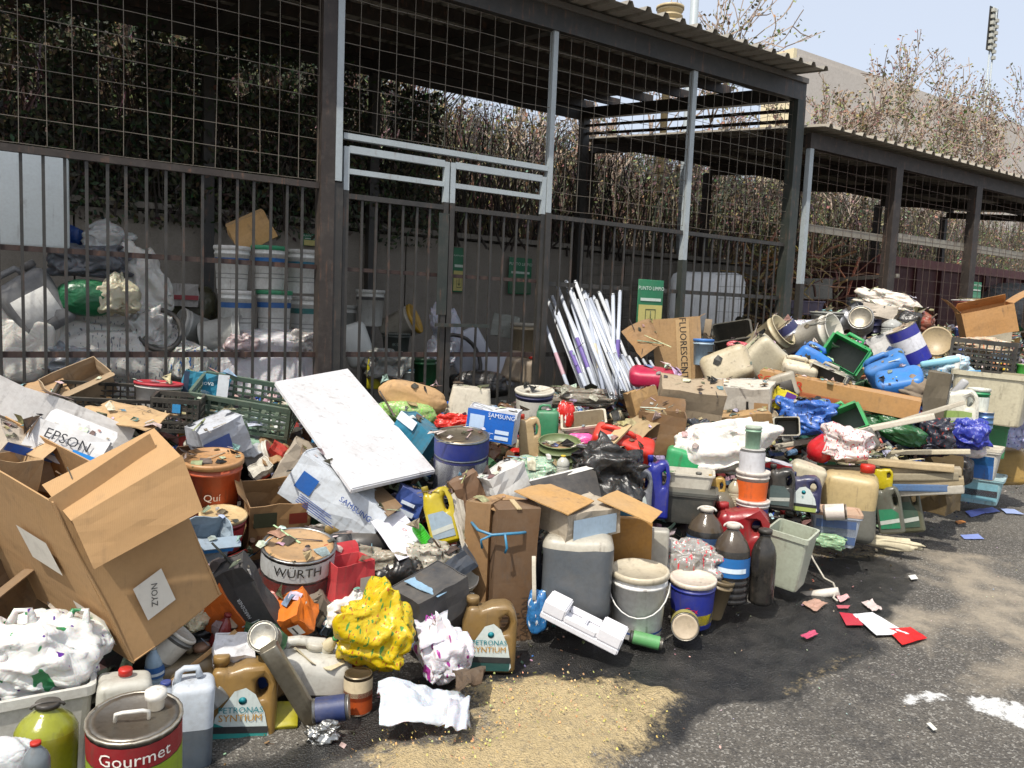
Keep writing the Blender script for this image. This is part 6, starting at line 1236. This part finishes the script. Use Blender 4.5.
# ---- behind the bars
DC='#c9ccc8'
def inside():
    Z=lambda z:z
    put(slab,'water_tank',30,202,68,94,'tall flat sided pale tank behind the bars at the left edge','tank',c='#dbe2e0',Y=6.75,d=40,rr=.03,dirt=.2)
    put(slab,'water_tank',706,304,72,62,'big boxy white plastic tank behind the bars left of the thick corner post','tank',c='#e6e8e8',Y=7.3,d=46,rr=.05,dirt=.2)
    put(bag,'bulk_sack',105,352,165,88,'huge slumped grey white bulk sack behind the bars on the left','sack',c='#c4c2bc',knot=False,amp=.34,sq=.6,Y=6.75,seed=5,d=100,print_=['#6a6e74'])
    put(bag,'bulk_sack',262,366,108,72,'grey bulk sack under the stacked white buckets','sack',c='#cfcdd0',knot=False,amp=.3,sq=.55,Y=6.75,seed=9,d=80)
    put(bag,'bulk_sack',20,345,70,95,'dirty white bulk sack at the far left behind the bars','sack',c='#c9c5bc',knot=False,amp=.34,sq=.6,Y=6.6,seed=15,d=60)
    put(jerry,'jerrycan',32,300,52,70,'grey jerrycan with a white label tilted on the sacks','jerrycan',tilt=-32,c='#6e7072',cap='#5a5a5a',Y=6.5,panel='#d6d6d2')
    put(bag,'green_can',88,298,54,36,'green plastic drum lying on the bulk sack behind the bars','drum',c='#14603c',knot=False,amp=.06,Y=6.4)
    put(bag,'plastic_bag',118,298,34,36,'beige plastic bag beside the green drum','bag',c='#b5b098',Y=6.35,amp=.3)
    put(bag,'rubbish_bag',92,262,64,34,'dark grey bag on top of the green drum','bag',c='#50545a',knot=False,Y=6.7,amp=.35)
    put(bag,'rubbish_bag',70,238,24,24,'small blue bag next to the pale tank','bag',c='#2c4a86',knot=False,Y=6.9)
    put(bag,'clear_bag',108,242,44,30,'shiny white film on top of the dark grey bag','film',c='#a8aaa8',knot=False,Y=6.8,amp=.5)
    put(bag,'white_cloth',146,288,40,80,'white cloth hanging down over the left sacks','cloth',tilt=-22,c='#c3c2bc',knot=False,Y=6.75,amp=.3,d=24)
    q=[(232,268,'white paint bucket with blue band, left one of the top row behind the bars'),(269,268,'white paint bucket with a green rim, middle one of the top row behind the bars'),(303,272,'white paint bucket with blue stripe, right one of the top row behind the bars'),(236,312,'white paint bucket with green rim, left one of the lower row behind the bars'),(274,312,'white paint bucket with blue stripe, middle one of the lower row behind the bars'),(307,318,'white paint bucket with teal stripe, right one of the lower row behind the bars')]
    for k,(x,y,lb) in enumerate(q):
        put(bucket,'paint_bucket',x,y,34,43,lb,'bucket',c='#e8eae6',lid=['#e0e0dc','#3a9a70','#c8c8c4'][k%3],Y=6.75+(.15 if k in(2,5) else 0),handle=False,bands=[(.6,.72,['#2a5f9c','#2a6aa8','#1f6f8a','#2a5f9c','#2a5f9c','#1f6a6a'][k]),(.25,.27,'#8a8c88'),(.35,.37,'#8a8c88')],group='stacked white buckets behind the bars')
    put(carton,'carton',252,233,40,28,'tan box tipped on top of the stacked white buckets','box',tilt=-28,c='#c09a68',Y=6.95,flaps={'f':-80})
    put(bucket,'paint_bucket',222,335,36,40,'white bucket lying on its side beneath the bucket stack','bucket',tilt=80,pitch=10,c='#bcbeba',open_='#9a9c98',Y=6.6,handle=False)
    put(bucket,'paint_bucket',196,330,32,36,'second white bucket on its side, further left beneath the bucket stack','bucket',tilt=-70,pitch=20,c='#b0b2ae',lid='#b5b5b0',Y=6.75,handle=False)
    put(carton,'carton',180,295,34,22,'white and red carton left of the bucket stack','carton',c='#a8a6a2',patches=[(-.5,.5,.3,.5,'#8c3038')],Y=7.1)
    put(bag,'sack',195,305,46,40,'dark olive net sack left of the bucket stack','sack',c='#4a4a36',knot=False,Y=7.2)
    put(bag,'fertiliser_sack',192,365,44,40,'white sack with blue and green print near the teal carton','sack',c='#b8bab4',knot=False,Y=6.3,print_=['#2a62a0','#6a7a2a'])
    put(bucket,'paint_bucket',370,308,28,36,'white bucket with a black grip behind the left gate leaf','bucket',c='#b8bab6',lid='#b4b6b2',Y=6.9,bands=[(.72,.8,'#2a2a2c')],handle=False)
    put(slab,'white_box',357,345,28,44,'white angular panel behind the left gate leaf','panel',tilt=-20,c='#c3c6c2',Y=6.7,d=14)
    put(bucket,'paint_bucket',344,325,24,40,'cloudy white drum behind the thick brown post','drum',c='#9a9c98',lid='#8a8c88',Y=7.0,handle=False)
    put(bucket,'paint_bucket',400,325,30,36,'white bucket on its side with an ochre lid','bucket',tilt=64,pitch=14,c='#a8a498',lid='#b08a2c',Y=6.9,handle=False)
    put(bucket,'tub',396,343,28,20,'dark tub with pale lettering below the ochre lid','tub',c='#3a4442',lid='#3a4442',Y=6.7,words='ECO',wc='#8a9a92',handle=False)
    put(jug,'oil_bottle',374,372,14,34,'bright yellow bottle behind the left gate leaf','bottle',c='#b0a81c',panel=None,Y=6.5)
    put(bucket,'green_bucket',426,373,26,30,'dark green bucket near the gate stile','bucket',c='#0e5a34',lid='#0e4a2c',Y=6.5,handle=False)
    put(bucket,'jar',408,378,12,18,'small white jar left of the dark green bucket','jar',c='#b5bcb8',lid='#3a6a86',Y=6.35,handle=False)
    put(bag,'white_film',446,330,24,56,'torn white film hanging at the gate stile','film',tilt=-18,c='#b5b8c4',knot=False,Y=6.9,amp=.5)
    put(slab,'loose_board',470,355,40,50,'white slanted panel behind the right gate leaf','panel',tilt=-30,c='#b4b8c2',Y=6.8,d=8,pitch=10)
    put(slab,'loose_board',495,372,34,36,'second white panel lower behind the right gate leaf','panel',tilt=-14,c='#b8bcc8',Y=6.6,d=8)
    put(bucket,'paint_bucket',524,340,28,34,'tan stained white bucket behind the right gate leaf','bucket',c='#a89a80',lid='#b0aca0',Y=6.8,handle=False)
    put(carton,'foam_block',505,326,26,22,'pale square box behind the right gate leaf','box',c='#8a8e88',tilt=8,Y=7.1)
    put(jerry,'jerrycan',520,368,34,30,'brownish white can low behind the right gate leaf','can',c='#9a8c7a',tilt=12,Y=6.5)
    put(bag,'rubbish_bag',480,385,60,26,'black bag low behind the right gate leaf','bag',c='#1c1c1e',knot=False,Y=6.3)
    for (x,y,w_,h_,c_,lb) in [(148,330,36,40,'#b8b8b4','pale crumpled bag between the looped hose and the big left sack'),(60,360,40,34,'#8c9094','grey bag low at the left behind the bars'),(330,360,26,40,'#c8c8c8','white bag squeezed behind the thick brown post'),(300,345,40,26,'#a8a4a0','folded grey film on the sack beneath the teal striped bucket'),(240,345,26,22,'#b8a8a8','pinkish film between the bucket on its side and the stack'),(385,365,40,30,'#7a7c78','grey bag behind the bright yellow bottle'),(440,355,26,36,'#a8aab0','silver film below the gate stile')]:
        put(bag,'plastic_bag',x,y,w_,h_,lb,'bag',c=c_,knot=False,amp=.45,Y=6.45)
    def hoop(px,py,r_,lb,Y,c_='#202224'):
        t=tY(px,py,Y); c=P(px,py,t); s=t/FPX; q=MB(); q.tube([(math.cos(a)*r_*s,math.sin(a)*.05,math.sin(a)*r_*s) for a in [i*math.pi/12 for i in range(24)]],.02,8,0,True); o=q.build('rubber_hose',M(c_)); o.location=c; tag(o,lb,'hose')
    hoop(160,330,20,'looped black hose hanging behind the left bars',6.4); hoop(455,365,30,'looped black hose behind the gate stile',6.6)
    # right side under shed 2
    put(carton,'appliance',814,289,34,20,'grey open metal rack behind the thick corner post','rack',c='#8c8c86',Y=7.0,tilt=-3,flaps={})
    put(tub,'basin',806,308,34,14,'purple grey basin behind the mesh','basin',c='#6a6478',Y=6.6)
    put(tub,'basin',864,304,36,12,'long grey tray behind the mesh near the brown post','tray',c='#7c8288',Y=6.8)
    put(bucket,'paint_bucket',828,322,34,20,'pale grey wide tub against the mesh','tub',c='#a8aaa4',lid='#9a9c96',t=8.2,handle=False)
    put(bag,'tarpaulin',1012,308,60,50,'grey tarpaulin covered load at the right edge behind the mesh','tarpaulin',c='#74787a',knot=False,Y=6.8,amp=.12)
    put(carton,'white_crate',1000,335,20,36,'light flat cartons behind the open tan box','carton',c='#b0a894',t=8.3)
inside()
# ---- more rubbish individually laid over the rest of the heap
FILL=0
def fillers():
    names={'paint_bucket':'bucket','jerrycan':'jerrycan','cardboard_box':'cardboard box','carton':'carton'}
    anchors=[((35,395),'the long white printer carton'),((130,430),'the torn ragged cardboard'),((185,440),'the black crates'),((240,470),'the orange tub'),((330,470),'the white board'),((300,520),'the open bread carton'),((400,540),'the white envelope'),((440,480),'the blue banded drum'),((480,450),'the blue toner box'),((520,455),'the green netting'),((570,400),'the foot of the lamp tubes'),((600,440),'the washing bowl'),((640,470),'the grey oil jug'),((680,420),'the dusty tan carton'),((720,410),'the dirty white carton'),((720,470),'the white sack'),((770,440),'the small stack of tubs'),((800,450),'the red funnel'),((860,400),'the long narrow tan box'),((830,400),'the second green cut can'),((870,350),'the light blue jerrycans'),((930,370),'the turquoise packaging'),((840,330),'the crest of the right heap'),((760,370),'the yellowed jerrycans'),((700,360),'the lamp carton'),((900,450),'the slat stack'),((950,420),'the white jug with leaf print'),((1000,400),'the cream storage box'),((680,530),'the clear plastic bag'),((780,510),'the navy blue jug'),((620,520),'the appliance carton'),((350,600),'the red folding carton'),((260,640),'the grey metal duct'),((820,500),'the cream jerrycan'),((450,580),'the dark grey box'),((880,420),'the royal blue bag')]
    cols=[('white','#d8d6ce'),('cream','#cdc2a4'),('dull blue','#34589c'),('dark green','#22603a'),('grey','#7a7c7a'),('black','#1e1f20'),('red','#b02a26'),('tan','#a8865c'),('pale blue','#9ab4c8'),('yellow','#c4a828'),('brown','#6a4a30'),('off-white','#c4c0b4')]
    st=['dented','dusty','small','tipped over','half buried','crushed','grimy','scuffed']
    used=set(); pts=[]; tries=0
    zones=[(0,400,130,440),(180,430,280,470),(380,400,560,480),(470,400,700,500),(600,400,760,520),(740,380,960,520),(700,330,1010,420),(800,320,960,400),(300,520,470,620),(150,600,360,700),(900,380,1020,470)]
    rr=random.Random(5)
    while len(pts)<380 and tries<16000:
        tries+=1; z=rr.choice(zones); x=rr.uniform(z[0],z[2]); y=rr.uniform(z[1],z[3])
        if any((x-a)**2+(y-b)**2<42 for a,b in pts): continue
        t=tm(x,y+6); q=P(x,y+6,t)
        if q.y>5.7 or H(q.x,q.y)<.05: continue
        near=min(anchors,key=lambda a:(a[0][0]-x)**2+(a[0][1]-y)**2); side=('left of' if x<near[0][0]-10 else 'right of' if x>near[0][0]+10 else 'above' if y<near[0][1] else 'below')
        if side in('left of','right of') and abs(y-near[0][1])>14: side=('above and ' if y<near[0][1] else 'below and ')+side
        ok=False
        for _ in range(30):
            cn,cc=rr.choice(cols); kd=rr.choice(['bottle','bottle','can','box','box','tub','jug','bag','slat','carton','jug']); s_=rr.choice(st); lb=f'{s_} {cn} {kd} {side} {near[1]}'; k2=(cn,kd,side,near[1])
            if k2 not in used: ok=True; break
        if not ok: continue
        used.add(k2); pts.append((x,y)); px=rr.uniform(.07,.155)*FPX/t
        tl,pi_,yw=rr.gauss(0,45),rr.gauss(10,35),rr.uniform(-60,60); kw=dict(tilt=tl,pitch=pi_,yaw=yw,t=t-rr.uniform(.0,.26))
        if kd=='bottle': put(pet,'bottle',x,y,px*.45,px*1.3,lb,'bottle',c=cc,cap=rr.choice(['#c22a22','#2a4a9c','#2a2a2a','#d8d4cc','#2a8a4a']),wrapc=rr.choice([None,'#3a6aa8','#b84a3a','#c8c4b4']),**kw)
        elif kd=='can': put(tin,'tin_can',x,y,px*.7,px*.8,lb,'can',c='#9a9894',band=cc,**kw)
        elif kd in('box','carton'): put(carton,'carton',x,y,px*1.1,px*.8,lb,'box' if kd=='box' else 'carton',c=cc,flaps=rr.choice([None,{'f':40,'r':70}]),patches=[(-.3,.2,.3,.6,rr.choice(['#c8c4b8','#2a4a8a','#a83a2a','#3a6a4a']))],**kw)
        elif kd=='tub': put(bucket,'tub',x,y,px,px*.9,lb,'tub',c=cc,lid=rr.choice(['#d0ccc0',cc]),open_=rr.choice([None,'#6a5c48']),handle=rr.random()<.4,band=rr.choice([None,'#2a5a9a','#c8c4b8']),**kw)
        elif kd=='jug': put(jug,'oil_jug',x,y,px*.95,px*1.25,lb,'jug',c=cc,cap=rr.choice(['#c22a22','#2a2a2a','#d8c822',cc]),panel=rr.choice([None,'#3a7a9a','#b84a3a','#2a6a4a','#c8a83a']),**kw)
        elif kd=='slat': put(stick,'wooden_slat',x,y,px*.12,px*2.6,lb,'slat',c=cc if cn in('tan','cream','white','grey','off-white','brown') else '#a8906a',**dict(kw,tilt=rr.uniform(40,140)))
        else: put(bag,'plastic_bag',x,y,px*1.4,px*1.0,lb,'bag',c=cc,knot=rr.random()<.4,amp=.4,**kw)
fillers()

# ---- crumbs, paper bits and scraps that have come to rest on top of the things
def crumbs():
    bpy.context.view_layer.update(); dg=bpy.context.evaluated_depsgraph_get(); q=MB(); n=0
    rr=random.Random(77); cols=['#d8d4c8','#e6e4dc','#b8a888','#8c7654','#3a3632','#1e1e1e','#9a9488','#6a6258','#c8c0b0','#8aa8b8','#4a443c','#a09888','#b0a488','#7a6c58','#a89878','#5a4a3a','#dcdcd8','#f0eee8']
    while n<4000:
        x=rr.uniform(-.6,11.5); y=rr.uniform(2.9,5.8) if rr.random()<.6 else rr.gauss(3.6,.5)
        if y>5.85 or H(x,y)<.04: n+=.2; continue
        ok,loc,nor,_,ob,_m=S.ray_cast(dg,Vector((x,y,2.3)),Vector((0,0,-1)))
        n+=1
        if not ok or nor.z<.35 or ob.name.startswith(('white_board','wire','envelope','mylar','tube_glass','printer')): continue
        s=rr.choice((.008,.012,.015,.02,.028,.038)) * (1 if y<4.2 else 1.5)
        if ob.name.startswith(('flap','carton_flap')) and s>.02: continue
        col=tuple(c*rr.uniform(.6,1) for c in srgb(rr.choice(cols)))
        u=nor.orthogonal().normalized(); v=nor.cross(u); a=rr.uniform(0,6.28); u,v=u*math.cos(a)+v*math.sin(a),v*math.cos(a)-u*math.sin(a)
        p=loc+nor*.004; k=rr.random()
        if k<.45:
            q.add([p-u*s-v*s*.6,p+u*s*.1-v*s*.7+nor*s*rr.uniform(.1,.5),p+u*s-v*s*.4,p+u*s*.8+v*s*.6+nor*s*.2,p+v*s*.7+nor*s*rr.uniform(0,.5),p-u*s*.9+v*s*.5],[(0,1,4,5),(1,2,3,4)],0,False,col)
        elif k<.65:
            L_=s*rr.uniform(1.5,3.2); q.add([p-u*L_-v*s*.16,p+u*L_-v*s*.12+nor*s*.3,p+u*L_+v*s*.12+nor*s*.3,p-u*L_+v*s*.16,p+nor*s*.25],[(0,1,4),(1,2,4),(2,3,4),(3,0,4)],0,False,col)
        else:
            vs=[p+(u*rr.gauss(0,.6)+v*rr.gauss(0,.6)+nor*abs(rr.gauss(.4,.4)))*s for _ in range(7)]
            q.add(vs,[(0,1,2),(2,3,4),(4,5,6),(6,0,3),(1,3,5),(0,2,5)],0,False,col)
    tag(q.build('scattered_bits',vcmat('bits_mix',.6)),'crumbs of card, foil and plastic lying on top of the heaped things','rubbish',kind='stuff')
crumbs()
